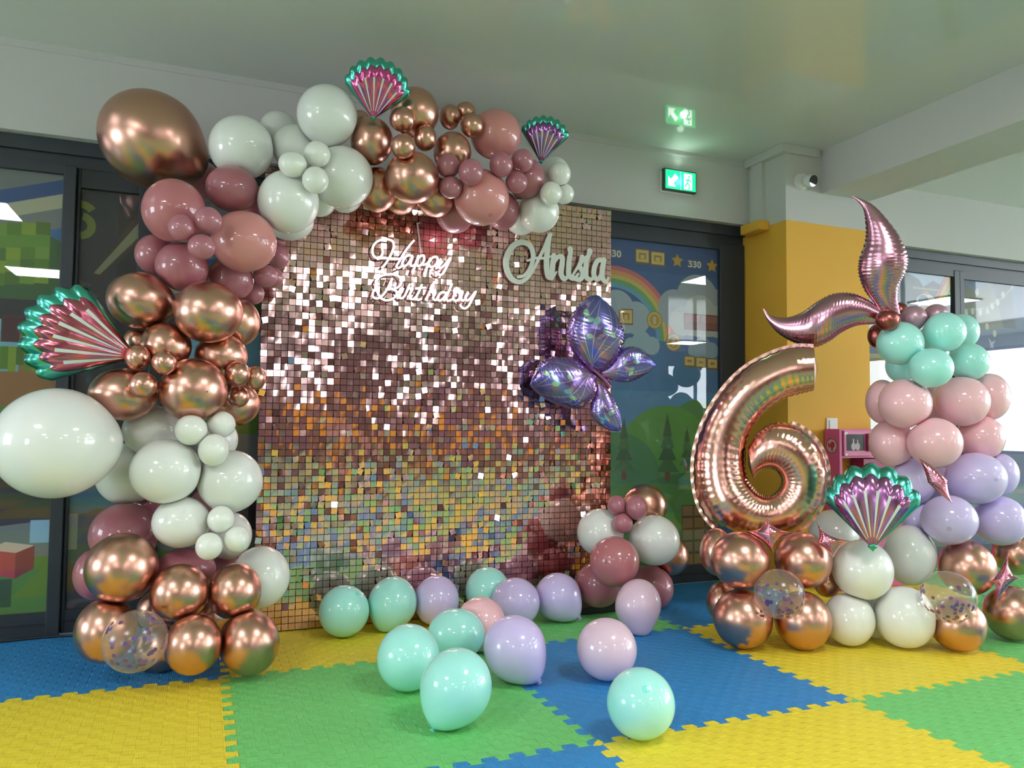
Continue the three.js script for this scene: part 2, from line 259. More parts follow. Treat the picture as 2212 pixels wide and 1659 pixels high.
["V", 3.037, 1.465, 0.4, 0.0589, 0.0596, -0.869, 0.126, 0.0, "small pearl mauve balloon right of the mermaid fins"],
["V", 3.174, 1.485, 0.411, 0.0549, 0.0558, -0.892, 0.128, 0.0, "small pearl mauve balloon behind the top mint balloon"]
];
const SHAPES = {"shells": [{"at": [-0.337,1.177,-0.12],"turn": [0.071,0.074],"axis": 1.251,"half": 0.661,"r": 0.376,"edge": 0.771},{"at": [0.528,2.217,-0.1],"turn": [-0.199,0.377],"axis": -0.115,"half": 0.842,"r": 0.234,"edge": 0.756},{"at": [1.356,2.183,-0.22],"turn": [-0.42,0.333],"axis": -0.136,"half": 0.704,"r": 0.206,"edge": 0.841},{"at": [2.475,0.439,0.66],"turn": [-0.822,-0.141],"axis": 0.009,"half": 0.77,"r": 0.34,"edge": 0.756}],"six": {"at": [2.394,0.81,0.1],"turn": [-0.702,-0.034],"outer": [[0.2275,0.5131],[0.1407,0.5151],[0.0248,0.4794],[-0.1042,0.4024],[-0.2137,0.2783],[-0.2912,0.1301],[-0.329,-0.0182],[-0.3291,-0.1538],[-0.296,-0.2761],[-0.2198,-0.3659],[-0.0977,-0.4057],[0.0283,-0.3988],[0.1459,-0.356],[0.2339,-0.2704],[0.2797,-0.1446],[0.2734,-0.0159],[0.2181,0.087],[0.1368,0.143],[0.0474,0.151],[-0.0246,0.1059],[-0.074,0.0318]],"inner": [[0.2248,0.2991],[0.1652,0.2839],[0.0965,0.262],[0.0121,0.2041],[-0.0457,0.128],[-0.0782,0.0429],[-0.0851,-0.0462],[-0.0685,-0.1232],[-0.0433,-0.1599],[-0.0224,-0.1811],[0.0028,-0.1933],[0.0279,-0.1924],[0.053,-0.174],[0.0677,-0.1517],[0.0742,-0.1297],[0.0682,-0.1037],[0.0517,-0.0823],[0.0288,-0.072],[-0.0006,-0.0772],[-0.026,-0.0933],[-0.0473,-0.1226]]},"tail": {"at": [2.887,1.507,0.38],"turn": [-0.841,0.14],"a_l": [[-0.1389,0.5382],[-0.0976,0.4833],[-0.0868,0.4148],[-0.0903,0.3237],[-0.1201,0.2278],[-0.1211,0.1685],[-0.0963,0.0873],[-0.0591,0.032],[-0.026,-0.0204]],"a_r": [[-0.1368,0.5423],[-0.0518,0.4889],[0.0271,0.3876],[0.0762,0.297],[0.0964,0.2203],[0.082,0.1528],[0.0563,0.1051],[0.0496,0.0406],[0.0603,-0.0317]],"b_l": [[-0.5592,0.0301],[-0.5243,-0.0068],[-0.4473,-0.0201],[-0.3707,0.0055],[-0.3056,0.0517],[-0.2314,0.0852],[-0.1491,0.082],[-0.0848,0.0491],[-0.0198,-0.0054]],"b_r": [[-0.5615,0.0256],[-0.545,-0.0267],[-0.4934,-0.099],[-0.4112,-0.1534],[-0.3276,-0.1794],[-0.2529,-0.1503],[-0.1937,-0.1076],[-0.1275,-0.0793],[-0.0408,-0.0747]]},"butterfly": {"at": [1.734,1.187,-0.36],"turn": [-0.494,0.063],"w1l": [[-0.0269,0.0247],[-0.0966,0.0881],[-0.1412,0.1676],[-0.151,0.2375],[-0.1334,0.2946],[-0.0912,0.3609],[-0.0376,0.4003],[-0.003,0.4064]],"w1r": [[-0.0111,0.0184],[0.0517,0.0375],[0.1079,0.0976],[0.1359,0.1543],[0.1462,0.211],[0.1198,0.2679],[0.082,0.3375],[0.0159,0.4011]],"w2l": [[-0.0237,0.0216],[-0.0871,0.0754],[-0.1505,0.0951],[-0.2269,0.0977],[-0.2843,0.069],[-0.3193,0.0051],[-0.334,-0.0429]],"w2r": [[0.0016,-0.0037],[-0.0032,-0.0671],[-0.0264,-0.1243],[-0.0768,-0.1691],[-0.1497,-0.1601],[-0.2582,-0.1161],[-0.3301,-0.0557]],"w3l": [[0.0141,0.0216],[0.0673,0.0723],[0.1141,0.1291],[0.1608,0.1492],[0.2107,0.1428],[0.2574,0.1101],[0.2917,0.0629]],"w3r": [[0.0142,0.0014],[0.0645,-0.0194],[0.1209,-0.0319],[0.1709,-0.0298],[0.2238,-0.0063],[0.2702,0.0252],[0.2961,0.0504]],"w4l": [[0.0049,-0.0481],[-0.0057,-0.0925],[-0.0282,-0.137],[-0.0305,-0.1942],[0.0024,-0.2383],[0.056,-0.2695],[0.1031,-0.2766]],"w4r": [[0.0174,-0.0354],[0.0553,-0.0669],[0.0899,-0.111],[0.1165,-0.1677],[0.1267,-0.2182],[0.1268,-0.2625],[0.1125,-0.2778]],"body": [[-0.0491,0.0596],[0.0015,0.0153],[0.0394,-0.0195],[0.0678,-0.0573]]},"stars": [{"at": [2.127,0.488,0.44],"turn": [-0.706,-0.131],"tips": [[-0.0049,0.0906],[0.1375,0.013],[0.0178,-0.0812],[-0.1125,0.0057]],"dents": [[0.028,0.0264],[0.0461,-0.011],[-0.0374,-0.0251],[-0.0278,0.0236]]},{"at": [2.364,0.47,0.56],"turn": [-0.78,-0.133],"tips": [[-0.0681,0.0709],[0.0675,-0.0013],[-0.0009,-0.0761],[-0.0634,-0.0233]],"dents": [[-0.0214,0.0178],[0.0318,-0.0264],[-0.0274,-0.0457],[-0.0575,0.0251]]},{"at": [2.699,0.725,0.78],"turn": [-0.888,-0.06],"tips": [[-0.0609,0.0892],[0.0398,0.0017],[0.0577,-0.0909],[-0.0303,-0.0089]],"dents": [[0.0009,0.053],[0.0455,-0.043],[0.0123,-0.056],[-0.043,0.0362]]},{"at": [2.829,0.346,0.95],"turn": [-0.948,-0.163],"tips": [[0.03,0.1086],[0.0749,0.0137],[-0.019,-0.1016],[-0.0312,-0.0089]],"dents": [[0.0376,0.0362],[0.0364,-0.0136],[-0.0132,-0.0424],[-0.004,0.0299]]}],"neon": [[[0.6666,1.77],[0.6698,1.7484],[0.661,1.7306],[0.64,1.7217],[0.6244,1.7354],[0.6204,1.7596],[0.6304,1.787],[0.6553,1.807],[0.6905,1.8155],[0.7163,1.8088],[0.7231,1.7882],[0.7157,1.758],[0.6993,1.7228],[0.6804,1.6911],[0.6665,1.6768]],[[0.8217,1.8236],[0.8021,1.7994],[0.7738,1.7581],[0.7512,1.715],[0.7373,1.6879],[0.7464,1.6816],[0.7641,1.693]],[[0.6429,1.716],[0.671,1.7238],[0.7135,1.7234],[0.7492,1.7262],[0.7724,1.7365]],[[0.8175,1.746],[0.7957,1.7487],[0.7761,1.7297],[0.7657,1.7056],[0.7713,1.6919],[0.7892,1.7023],[0.8051,1.7252],[0.8175,1.746],[0.8071,1.7164],[0.8081,1.6997],[0.8237,1.7018],[0.8344,1.7153]],[[0.8448,1.7521],[0.8326,1.7133],[0.824,1.6839],[0.8171,1.6601]],[[0.8343,1.7206],[0.854,1.7493],[0.8704,1.7526],[0.8726,1.7312],[0.8583,1.7084],[0.8419,1.6998],[0.8363,1.71]],[[0.8693,1.7075],[0.8912,1.7185],[0.9056,1.745],[0.895,1.7134],[0.8861,1.6892],[0.8792,1.6641]],[[0.8985,1.7245],[0.9185,1.7498],[0.9371,1.7515],[0.9411,1.7337],[0.9266,1.7089],[0.9063,1.701],[0.9006,1.7103]],[[0.9321,1.7112],[0.9504,1.7309],[0.9577,1.7461],[0.9451,1.7141],[0.9509,1.7001],[0.9695,1.709],[0.9879,1.7306],[1.0065,1.7549],[0.9882,1.7106],[0.9718,1.6783],[0.957,1.6655],[0.9402,1.6691],[0.9289,1.6791]],[[0.6436,1.5861],[0.6387,1.6067],[0.6533,1.629],[0.6848,1.6445],[0.7291,1.6489],[0.7561,1.6365],[0.7626,1.6119],[0.748,1.5905],[0.7161,1.5785],[0.6878,1.5743]],[[0.7161,1.5785],[0.7394,1.5686],[0.738,1.5473],[0.7152,1.528],[0.6887,1.5223],[0.6657,1.5316],[0.6512,1.5533],[0.6404,1.5718],[0.6277,1.5569],[0.6271,1.5358],[0.6447,1.5277],[0.6707,1.5425],[0.7,1.5869],[0.7187,1.6307]],[[0.7484,1.564],[0.7677,1.5885],[0.7564,1.5557],[0.7567,1.538],[0.7721,1.5409],[0.7879,1.5669],[0.8,1.5998],[0.8052,1.6091]],[[0.8002,1.5874],[0.8183,1.5887],[0.806,1.5611],[0.8064,1.5397],[0.8209,1.5365],[0.8353,1.5489]],[[0.8642,1.6119],[0.8494,1.575],[0.8371,1.5455],[0.8446,1.5353],[0.8646,1.542]],[[0.8328,1.5887],[0.8601,1.5944],[0.8839,1.5973]],[[0.9266,1.6304],[0.908,1.5865],[0.8848,1.5381]],[[0.8937,1.5602],[0.9136,1.5851],[0.9302,1.5888],[0.9305,1.5719],[0.9215,1.5496],[0.9291,1.5404],[0.9476,1.5479]],[[0.9863,1.5796],[0.9676,1.5819],[0.9492,1.5642],[0.9428,1.5457],[0.9551,1.5394],[0.9755,1.5553],[0.9938,1.5838]],[[1.0166,1.6273],[0.9994,1.5842],[0.9875,1.5525],[0.9963,1.5415],[1.0169,1.5491]],[[1.0725,1.5932],[1.0466,1.5913],[1.0272,1.5698],[1.0244,1.5496],[1.0397,1.5445],[1.0603,1.5631],[1.0733,1.5915],[1.0642,1.5597],[1.072,1.5467],[1.0871,1.5558]],[[1.1001,1.5916],[1.0871,1.5613],[1.0949,1.5491],[1.1158,1.5652],[1.1405,1.5982],[1.1198,1.5545],[1.101,1.5202],[1.082,1.5087],[1.0659,1.516],[1.0589,1.5283]]],"letters": [[[1.3749,1.693,0.0142],[1.4062,1.7021,0.0169],[1.4375,1.7373,0.0196],[1.4561,1.7879,0.0222],[1.4557,1.8304,0.0249],[1.4364,1.8646,0.0275],[1.3976,1.8752,0.0287],[1.3525,1.8565,0.0298],[1.3218,1.8147,0.031],[1.3085,1.7682,0.0322],[1.3159,1.7173,0.0309],[1.3404,1.6806,0.0284],[1.38,1.6675,0.0233],[1.4204,1.687,0.0195],[1.4552,1.7322,0.017],[1.4901,1.7975,0.0171],[1.5253,1.8667,0.0198],[1.55,1.922,0.0225],[1.5572,1.9327,0.0172]],[[1.55,1.922,0.0225],[1.5397,1.8614,0.0291],[1.5344,1.7949,0.0303],[1.537,1.7358,0.029],[1.548,1.7038,0.0237],[1.5732,1.7124,0.0158],[1.5911,1.7371,0.0093]],[[1.4265,1.782,0.0104],[1.4759,1.7995,0.0131],[1.5258,1.804,0.0132],[1.5616,1.8172,0.0093]],[[1.576,1.8218,0.0265],[1.5692,1.7716,0.0291],[1.5624,1.705,0.029]],[[1.5677,1.7715,0.0172],[1.6015,1.8175,0.0226],[1.6233,1.8195,0.0253],[1.6235,1.783,0.0292],[1.6188,1.7294,0.0292],[1.635,1.7042,0.0252],[1.6642,1.7232,0.0146]],[[1.6673,1.8235,0.0267],[1.6624,1.7664,0.0293],[1.6656,1.7233,0.028],[1.6937,1.7089,0.02],[1.7195,1.7378,0.012]],[[1.6707,1.8646,0.0307],[1.6723,1.8441,0.0241],[1.668,1.8169,0.0267]],[[1.6862,1.7283,0.012],[1.7266,1.792,0.0174],[1.7413,1.8303,0.0229],[1.7466,1.8207,0.0202],[1.7267,1.782,0.0268],[1.7455,1.7466,0.0282],[1.7345,1.7122,0.0255],[1.7048,1.7065,0.02],[1.6937,1.7189,0.0147]],[[1.7675,1.8259,0.027],[1.7641,1.7684,0.0296],[1.768,1.7216,0.0282],[1.7943,1.7136,0.0202],[1.8206,1.7428,0.0122]],[[1.7869,1.8649,0.0311],[1.781,1.844,0.0243],[1.7676,1.8192,0.0269]],[[1.8659,1.8246,0.0231],[1.8355,1.8185,0.0258],[1.8144,1.776,0.0284],[1.8146,1.7321,0.0284],[1.8359,1.7169,0.0243],[1.8585,1.7561,0.0203],[1.8736,1.8253,0.0259]],[[1.8736,1.8253,0.0272],[1.8623,1.77,0.0299],[1.8647,1.7226,0.0271],[1.8854,1.7073,0.019],[1.9007,1.7323,0.0082]]],"wires": [[[0.8363,1.9139],[0.8492,1.8266],[0.8573,1.757],[0.8571,1.6212]],[[0.8409,1.9144],[0.8539,1.8248],[0.8617,1.7688]]]};
// ---------------------------------------------------------------- materials
const M = {
  wall: std({ color: rgb(0.57, 0.555, 0.55), roughness: 0.85 }),
  ceiling: phys({ color: rgb(0.66, 0.68, 0.65), roughness: 0.5, clearcoat: 1, clearcoatRoughness: 0.05 }),
  yellow: std({ color: rgb(0.80, 0.42, 0.045), roughness: 0.7 }),
  frame: std({ color: rgb(0.022, 0.03, 0.04), roughness: 0.45 }),
  dark: std({ color: rgb(0.02, 0.02, 0.022), roughness: 0.7 }),
  black: std({ color: rgb(0.012, 0.012, 0.013), roughness: 0.5 }),
  glass: phys({ color: rgb(1, 1, 1), roughness: 0, transmission: 1, thickness: 0, ior: 1.5 }),
  whitePlastic: std({ color: rgb(0.75, 0.75, 0.74), roughness: 0.35 }),
};

// ---------------------------------------------------------------- room shell
{
  // base floor under and beyond the visible mats: the same 1 m colour squares go on through the room
  const cols = [[214, 190, 28], [92, 190, 100], [34, 118, 186]];
  const W = 18, D = 11;
  const t = canvas(W * 16, D * 16, (c) => {
    for (let j = 0; j < D; j++) for (let i = 0; i < W; i++) {
      const k = (((i - 5) + (j - 1) + 1) % 3 + 3) % 3;
      c.fillStyle = `rgb(${cols[k].join(',')})`; c.fillRect(i * 16, j * 16, 16, 16);
    }
  });
  t.magFilter = THREE.NearestFilter;
  const g = new THREE.BoxGeometry(W, 0.08, D); g.translate(4, -0.0605, 4.5);
  structure('floor', g, std({ map: t, roughness: 0.6 }), 'foam matted floor running through the room', 'floor');
}
structure('ceiling', box(X0 - 0.2, X1 + 0.2, CEIL, CEIL + 0.12, -1.2, Z1 + 0.2), M.ceiling, 'glossy pale stretch ceiling mirroring the room', 'ceiling');
structure('wall_back', merge([box(X0, X1, 2.205, CEIL, -1.05, WALL), box(X0, X1, -0.02, 2.205, -1.15, -1.05)]), M.wall, 'white wall band above the dark sliding doors', 'wall');
function holed(axis, at0, at1, lo, hi, holes) {   // a wall slab with window openings; holes: [a0, a1, y0, y1]
  const out = [], put = (a0, a1, y0, y1) => { if (a1 - a0 > 1e-3 && y1 - y0 > 1e-3) out.push(axis === 'x' ? box(a0, a1, y0, y1, at0, at1) : box(at0, at1, y0, y1, a0, a1)); };
  let a = lo;
  for (const [h0, h1, y0, y1] of holes) { put(a, h0, -0.02, CEIL); put(h0, h1, -0.02, y0); put(h0, h1, y1, CEIL); a = h1; }
  put(a, hi, -0.02, CEIL);
  return merge(out);
}
const holesLeft = [[0.0, 1.5, 0.7, 2.0], [4.5, 6.0, 0.7, 2.0]];
const holesFront = [[1.0, 1.6, 1.5, 2.05], [3.4, 4.0, 1.5, 2.05], [5.7, 6.3, 1.5, 2.05], [9.7, 11.3, 1.3, 2.35]];
const holesRight = [[0.0, 2.4, 0.5, 2.4], [2.7, 5.1, 0.5, 2.4], [5.4, 7.8, 0.5, 2.4]];
structure('wall_left', holed('z', X0 - 0.2, X0, -1.05, Z1, holesLeft), M.wall, 'white side wall at the left', 'wall');
structure('wall_right', holed('z', X1, X1 + 0.2, -1.05, Z1, holesRight), M.wall, 'white side wall with tall windows at the right', 'wall');
structure('wall_front', holed('x', Z1, Z1 + 0.2, X0, X1, holesFront), std({ color: rgb(0.13, 0.075, 0.085), roughness: 0.8 }), 'dark wall with windows behind the camera', 'wall');
{
  let n = 0;
  const win = (axis, at, [a0, a1, y0, y1]) => {
    const o = new THREE.Group(); o.name = `window_${++n}`; tag(o, 'dark framed window letting in daylight', 'window', 'windows of the room', 'structure'); scene.add(o);
    const b = (p0, p1, q0, q1) => (axis === 'x' ? box(p0, p1, q0, q1, at, at + 0.06) : box(at, at + 0.06, q0, q1, p0, p1));
    mesh('window_frame', merge([b(a0, a1, y0, y0 + 0.05), b(a0, a1, y1 - 0.05, y1), b(a0, a0 + 0.05, y0, y1), b(a1 - 0.05, a1, y0, y1), b((a0 + a1) / 2 - 0.03, (a0 + a1) / 2 + 0.03, y0, y1)]), M.frame, o);
  };
  holesLeft.forEach((h) => win('z', X0 - 0.1, h)); holesFront.forEach((h) => win('x', Z1 + 0.05, h)); holesRight.forEach((h) => win('z', X1 + 0.05, h));
}
{   // coloured wall panels of the play room behind the camera, which the sequins and chrome balloons mirror
  const paints = [M.yellow, std({ color: rgb(0.55, 0.36, 0.37), roughness: 0.8 }), std({ color: rgb(0.07, 0.03, 0.05), roughness: 0.6 }), M.yellow, std({ color: rgb(0.2, 0.1, 0.2), roughness: 0.7 })];
  for (let k = 0; k < 22; k++) { const x = -4.8 + k * 0.65, y = 0.15 + 0.5 * rnd(); structure(`trim_${10 + k}`, box(x, x + 0.25 + 0.3 * rnd(), y, y + 0.35 + 0.55 * rnd(), Z1 - 0.03, Z1), paints[k % 5], 'coloured wall panel behind the camera', 'wall panel'); }
}
// pillar, beam, trims
structure('wall_pillar', box(3.06, 3.7, -0.02, 2.16, -1.05, -0.48), M.yellow, 'orange painted pillar beside the printed door', 'pillar');
structure('trim_1', box(3.058, 3.702, 2.16, CEIL, -1.05, -0.479), M.wall, 'white upper part of the orange pillar', 'pillar');
structure('trim_2', box(3.33, 3.72, 2.35, CEIL, -0.479, 9.9), M.wall, 'white ceiling beam running from the pillar', 'beam');
structure('trim_3', box(X0, 3.06, 2.575, 2.585, WALL, WALL + 0.006), M.wall, 'thin moulding line under the ceiling', 'trim');
structure('trim_4', merge([box(3.035, 3.06, 2.16, 2.56, -0.76, -0.66), box(3.02, 3.30, 2.56, CEIL - 0.001, -0.478, -0.455), box(3.02, 3.057, 2.56, CEIL - 0.001, -0.8, -0.478)]), M.wall, 'white cable trunking at the pillar corner', 'trim');
structure('trim_5', box(2.98, 3.06, 2.13, 2.19, -0.80, -0.62, 0.01), M.yellow, 'orange painted bracket at the pillar corner', 'trim');
structure('trim_6', merge([box(X0, 3.06, 2.14, 2.2, -0.93, -0.85), box(X0, 3.06, 2.085, 2.14, -0.93, -0.87), box(3.7, X1, 2.14, 2.2, -0.93, -0.85), box(3.7, X1, 2.085, 2.14, -0.93, -0.87)]), M.frame, 'dark metal header rail of the sliding doors', 'trim');

// ---------------------------------------------------------------- printed sliding doors
function metric(x0, x1, y0, y1, px, draw) {   // a print drawn in metres of its own wall
  return canvas(Math.round((x1 - x0) * px), Math.round((y1 - y0) * px), (c) => { c.scale(px, -px); c.translate(-x0, -y1); draw(c); });
}
const poly = (c, fill, pts) => { c.fillStyle = fill; c.beginPath(); pts.forEach(([x, y], i) => (i ? c.lineTo(x, y) : c.moveTo(x, y))); c.closePath(); c.fill(); };
const disc = (c, fill, x, y, r, ry = r) => { c.fillStyle = fill; c.beginPath(); c.ellipse(x, y, r, ry, 0, 0, 7); c.fill(); };
const rect = (c, fill, x0, y0, x1, y1) => { c.fillStyle = fill; c.fillRect(x0, y0, x1 - x0, y1 - y0); };
function words(c, text, x, y, size, fill, line) {
  c.save(); c.translate(x, y); c.scale(1, -1); c.font = `bold ${Math.round(size * 1000)}px sans-serif`; c.scale(0.001, 0.001);
  c.textAlign = 'center'; c.textBaseline = 'middle';
  if (line) { c.lineWidth = size * 280; c.lineJoin = 'round'; c.strokeStyle = line; c.strokeText(text, 0, 0); }
  c.fillStyle = fill; c.fillText(text, 0, 0); c.restore();
}
const cloud = (c, fill, x, y, s) => { disc(c, fill, x, y, 0.12 * s); disc(c, fill, x + 0.13 * s, y - 0.04 * s, 0.1 * s); disc(c, fill, x - 0.13 * s, y - 0.05 * s, 0.09 * s); disc(c, fill, x, y - 0.08 * s, 0.22 * s, 0.06 * s); };
const rainbow = (c, x, y, r, w) => ['#b8606c', '#c98a55', '#b9a85a', '#5f9a5c', '#5a8fb4'].forEach((k, i) => { c.strokeStyle = k; c.lineWidth = w; c.beginPath(); c.arc(x, y, r - i * w, 0, Math.PI); c.stroke(); });
function printBlocks(c) {   // generic block landscape
  rect(c, '#6d7276', -2.6, 0, 0, 2.2);
  for (const [a, b, k] of [[1.965, 2.03, '#2d4a80'], [1.9, 1.965, '#a5a690'], [1.81, 1.9, '#71767b'], [1.6, 1.81, '#3c6498']]) poly(c, k, [[-2.6, a - 0.6], [-0.7, a], [-0.7, b], [-2.6, b - 0.6]]);
  rect(c, '#6fa0b8', -2.6, 0.9, -0.7, 1.47);
  const greens = ['#6b8b3d', '#55772f', '#7a9236', '#4c6a30', '#5f8436'];
  poly(c, '#3e5d3a', [[-1.6, 1.62], [-0.75, 1.76], [-0.7, 1.73], [-0.7, 1.45], [-1.6, 1.4]]);
  for (let i = 0; i < 12; i++) for (let j = 0; j < 5; j++) { const x = -1.42 + i * 0.055, y = 1.47 + j * 0.055 + i * 0.007; rect(c, greens[(i * 7 + j * 3 + i * j) % 5], x, y, x + 0.056, y + 0.056); }
  rect(c, '#33363a', -2.6, 1.38, -0.7, 1.47); rect(c, '#4b3336', -0.93, 1.28, -0.84, 1.4); rect(c, '#8a6a40', -0.86, 0.95, -0.8, 1.35);
  for (let i = 0; i < 8; i++) rect(c, greens[i % 5], -0.96 + i * 0.03, 1.18 - (i % 3) * 0.02, -0.93 + i * 0.03, 1.26);
  rect(c, '#8b6743', -2.6, 1.0, -0.7, 1.15); rect(c, '#5b7f38', -2.6, 0.88, -0.7, 1.0);
  poly(c, '#2e2428', [[-2.6, 0.3], [-0.7, 0.5], [-0.7, 0.75], [-2.6, 0.6]]); poly(c, '#3f6b4a', [[-2.6, 0.58], [-0.7, 0.72], [-0.7, 0.78], [-2.6, 0.66]]);
  rect(c, '#4f7d2e', -2.6, 0.1, -0.7, 0.34);
  poly(c, '#b03a48', [[-0.95, 0.28], [-0.84, 0.25], [-0.84, 0.36], [-0.95, 0.38]]); poly(c, '#7d2436', [[-0.84, 0.25], [-0.77, 0.29], [-0.77, 0.39], [-0.84, 0.36]]); poly(c, '#c9b0a4', [[-0.95, 0.38], [-0.84, 0.36], [-0.77, 0.39], [-0.88, 0.41]]);
  rect(c, '#8db4cf', -0.79, 0.4, -0.71, 0.5); rect(c, '#cfd4dc', -0.95, 0.3, -0.9, 0.35); rect(c, '#304c2c', -0.93, 0.13, -0.85, 0.25);
}
function printNight(c) {   // dark print with a green curl and a pale beam
  rect(c, '#33333a', -1, 0, 0, 2.2); rect(c, '#26242a', -0.49, 0.5, 0, 2.2);
  poly(c, '#3d2f30', [[-0.6, 1.6], [-0.4, 1.93], [-0.4, 1.78], [-0.55, 1.58]]); poly(c, '#7d8068', [[-0.585, 1.615], [-0.405, 1.87], [-0.405, 1.8], [-0.56, 1.61]]);
  c.strokeStyle = '#75823a'; c.lineWidth = 0.035; c.beginPath(); c.arc(-0.645, 1.83, 0.045, -1.5, 1.4); c.stroke(); c.beginPath(); c.moveTo(-0.65, 1.93); c.quadraticCurveTo(-0.62, 1.93, -0.6, 1.905); c.stroke();
  for (let i = 0; i < 6; i++) { c.strokeStyle = '#4a4852'; c.lineWidth = 0.012; c.beginPath(); c.arc(-0.6 + 0.03 * (i % 3), 1.62 - 0.05 * i, 0.06, 3.2, 4.8); c.stroke(); }
  poly(c, '#8d8c76', [[-0.65, 1.5], [-0.62, 1.49], [-0.58, 1.4], [-0.61, 1.4]]);
  rect(c, '#3e6075', -0.66, 0.5, -0.4, 0.75); rect(c, '#4a473c', -0.66, 0.3, -0.4, 0.52); disc(c, '#5c4a38', -0.53, 0.47, 0.06, 0.07); rect(c, '#807c68', -0.65, 0.36, -0.61, 0.52);
  rect(c, '#34302f', -0.66, 0, -0.4, 0.28); disc(c, '#55504a', -0.59, 0.1, 0.07, 0.04); disc(c, '#33302d', -0.57, 0.1, 0.045, 0.025);
}
function printHills(c) {   // sky, rainbow, hills and fir trees
  const bands = ['#2f4f82', '#34588a', '#3a6494', '#41709c', '#4a7fa6', '#5590b0', '#62a0b8'];
  for (let i = 0; i < 28; i++) rect(c, bands[Math.min(6, Math.floor(i / 4))], -0.5, 2.1 - (i + 1) * 0.06, 3.1, 2.1 - i * 0.06 + 0.005);
  rainbow(c, 2.12, 1.45, 0.42, 0.026);
  cloud(c, '#8d99a0', 2.72, 1.72, 1.3); cloud(c, '#a2aca8', 2.74, 1.63, 1.0); cloud(c, '#8fa3ac', 2.15, 1.62, 1.0); cloud(c, '#87a5ae', 2.32, 1.44, 0.55); cloud(c, '#7f99a8', 2.76, 1.43, 0.5);
  const gold = (x0, y0, x1, y1) => { rect(c, '#6d5a34', x0, y0, x1, y1); rect(c, '#c4ab62', x0 + 0.006, y0 + 0.01, x1 - 0.006, y1 - 0.006); rect(c, '#8e7440', x0 + 0.025, y0 + 0.028, x1 - 0.025, y1 - 0.025); rect(c, '#c4ab62', x0 + 0.036, y0 + 0.03, x1 - 0.036, y1 - 0.036); };
  gold(2.275, 1.91, 2.375, 2.0); gold(2.382, 1.905, 2.485, 1.995); gold(2.165, 1.535, 2.26, 1.63); gold(2.62, 1.3, 2.7, 1.37); gold(2.705, 1.295, 2.785, 1.365); gold(2.79, 1.29, 2.87, 1.36);
  const star = (x, y, r) => poly(c, '#b98f3a', [...Array(10)].map((_, i) => [x + Math.sin(i * 0.6283) * (i % 2 ? r * 0.5 : r), y + Math.cos(i * 0.6283) * (i % 2 ? r * 0.5 : r)]));
  star(2.573, 1.95, 0.045); star(2.83, 1.94, 0.045);
  words(c, '330', 2.7, 1.94, 0.06, '#cfd3d0', '#4c5560'); words(c, '330', 2.13, 1.955, 0.06, '#cfd3d0', '#4c5560');
  for (const [x, y] of [[2.41, 1.575], [2.545, 1.447]]) { disc(c, '#8a7a3c', x, y, 0.055); disc(c, '#bba753', x, y, 0.048); disc(c, '#9a8a44', x, y, 0.036); rect(c, '#bba583', x - 0.01, y - 0.025, x + 0.01, y + 0.02); }
  rect(c, '#5f3f3d', 2.62, 1.53, 2.95, 1.63); rect(c, '#8a5a55', 2.626, 1.575, 2.735, 1.622); rect(c, '#8a5a55', 2.745, 1.575, 2.95, 1.622); rect(c, '#7a4d49', 2.626, 1.54, 2.735, 1.57); rect(c, '#7a4d49', 2.745, 1.54, 2.95, 1.57);
  rect(c, '#2f6a62', -0.5, 0.0, 3.1, 0.78); disc(c, '#3f7d43', 2.72, 0.72, 0.28, 0.38); disc(c, '#4f8c3c', 2.5, 0.7, 0.36, 0.36); disc(c, '#3b7a4c', 2.15, 0.62, 0.3, 0.28);
  disc(c, '#2f6f3f', 2.75, 0.5, 0.5, 0.16); disc(c, '#43813a', 2.3, 0.46, 0.6, 0.14);
  const fir = (x, y, s) => { rect(c, '#6b4430', x - 0.02 * s, y - 0.16 * s, x + 0.02 * s, y - 0.08 * s); for (let i = 0; i < 4; i++) poly(c, i % 2 ? '#2c5a34' : '#37693a', [[x - (0.09 - i * 0.018) * s, y - 0.1 * s + i * 0.08 * s], [x + (0.09 - i * 0.018) * s, y - 0.1 * s + i * 0.08 * s], [x, y + 0.03 * s + i * 0.09 * s]]); };
  fir(2.5, 0.75, 0.9); fir(2.2, 0.75, 0.8); fir(2.64, 0.76, 0.6);
  rect(c, '#3d7a2e', -0.5, 0.1, 3.1, 0.34); disc(c, '#4f8e34', 2.45, 0.36, 0.3, 0.06); rect(c, '#4a8530', 2.6, 0.47, 2.85, 0.54);
  for (let i = 0; i < 3; i++) { disc(c, '#d9dcd2', 2.74 + 0.02 * Math.cos(i * 2.1), 0.66 + 0.02 * Math.sin(i * 2.1), 0.014); }
  for (let j = 0; j < 5; j++) for (let i = 0; i < 3; i++) { rect(c, '#4d3a22', 2.6 + i * 0.085, 0.1 + j * 0.072, 2.685 + i * 0.085, 0.172 + j * 0.072); rect(c, '#8b6d43', 2.606 + i * 0.085, 0.106 + j * 0.072, 2.68 + i * 0.085, 0.165 + j * 0.072); }
}
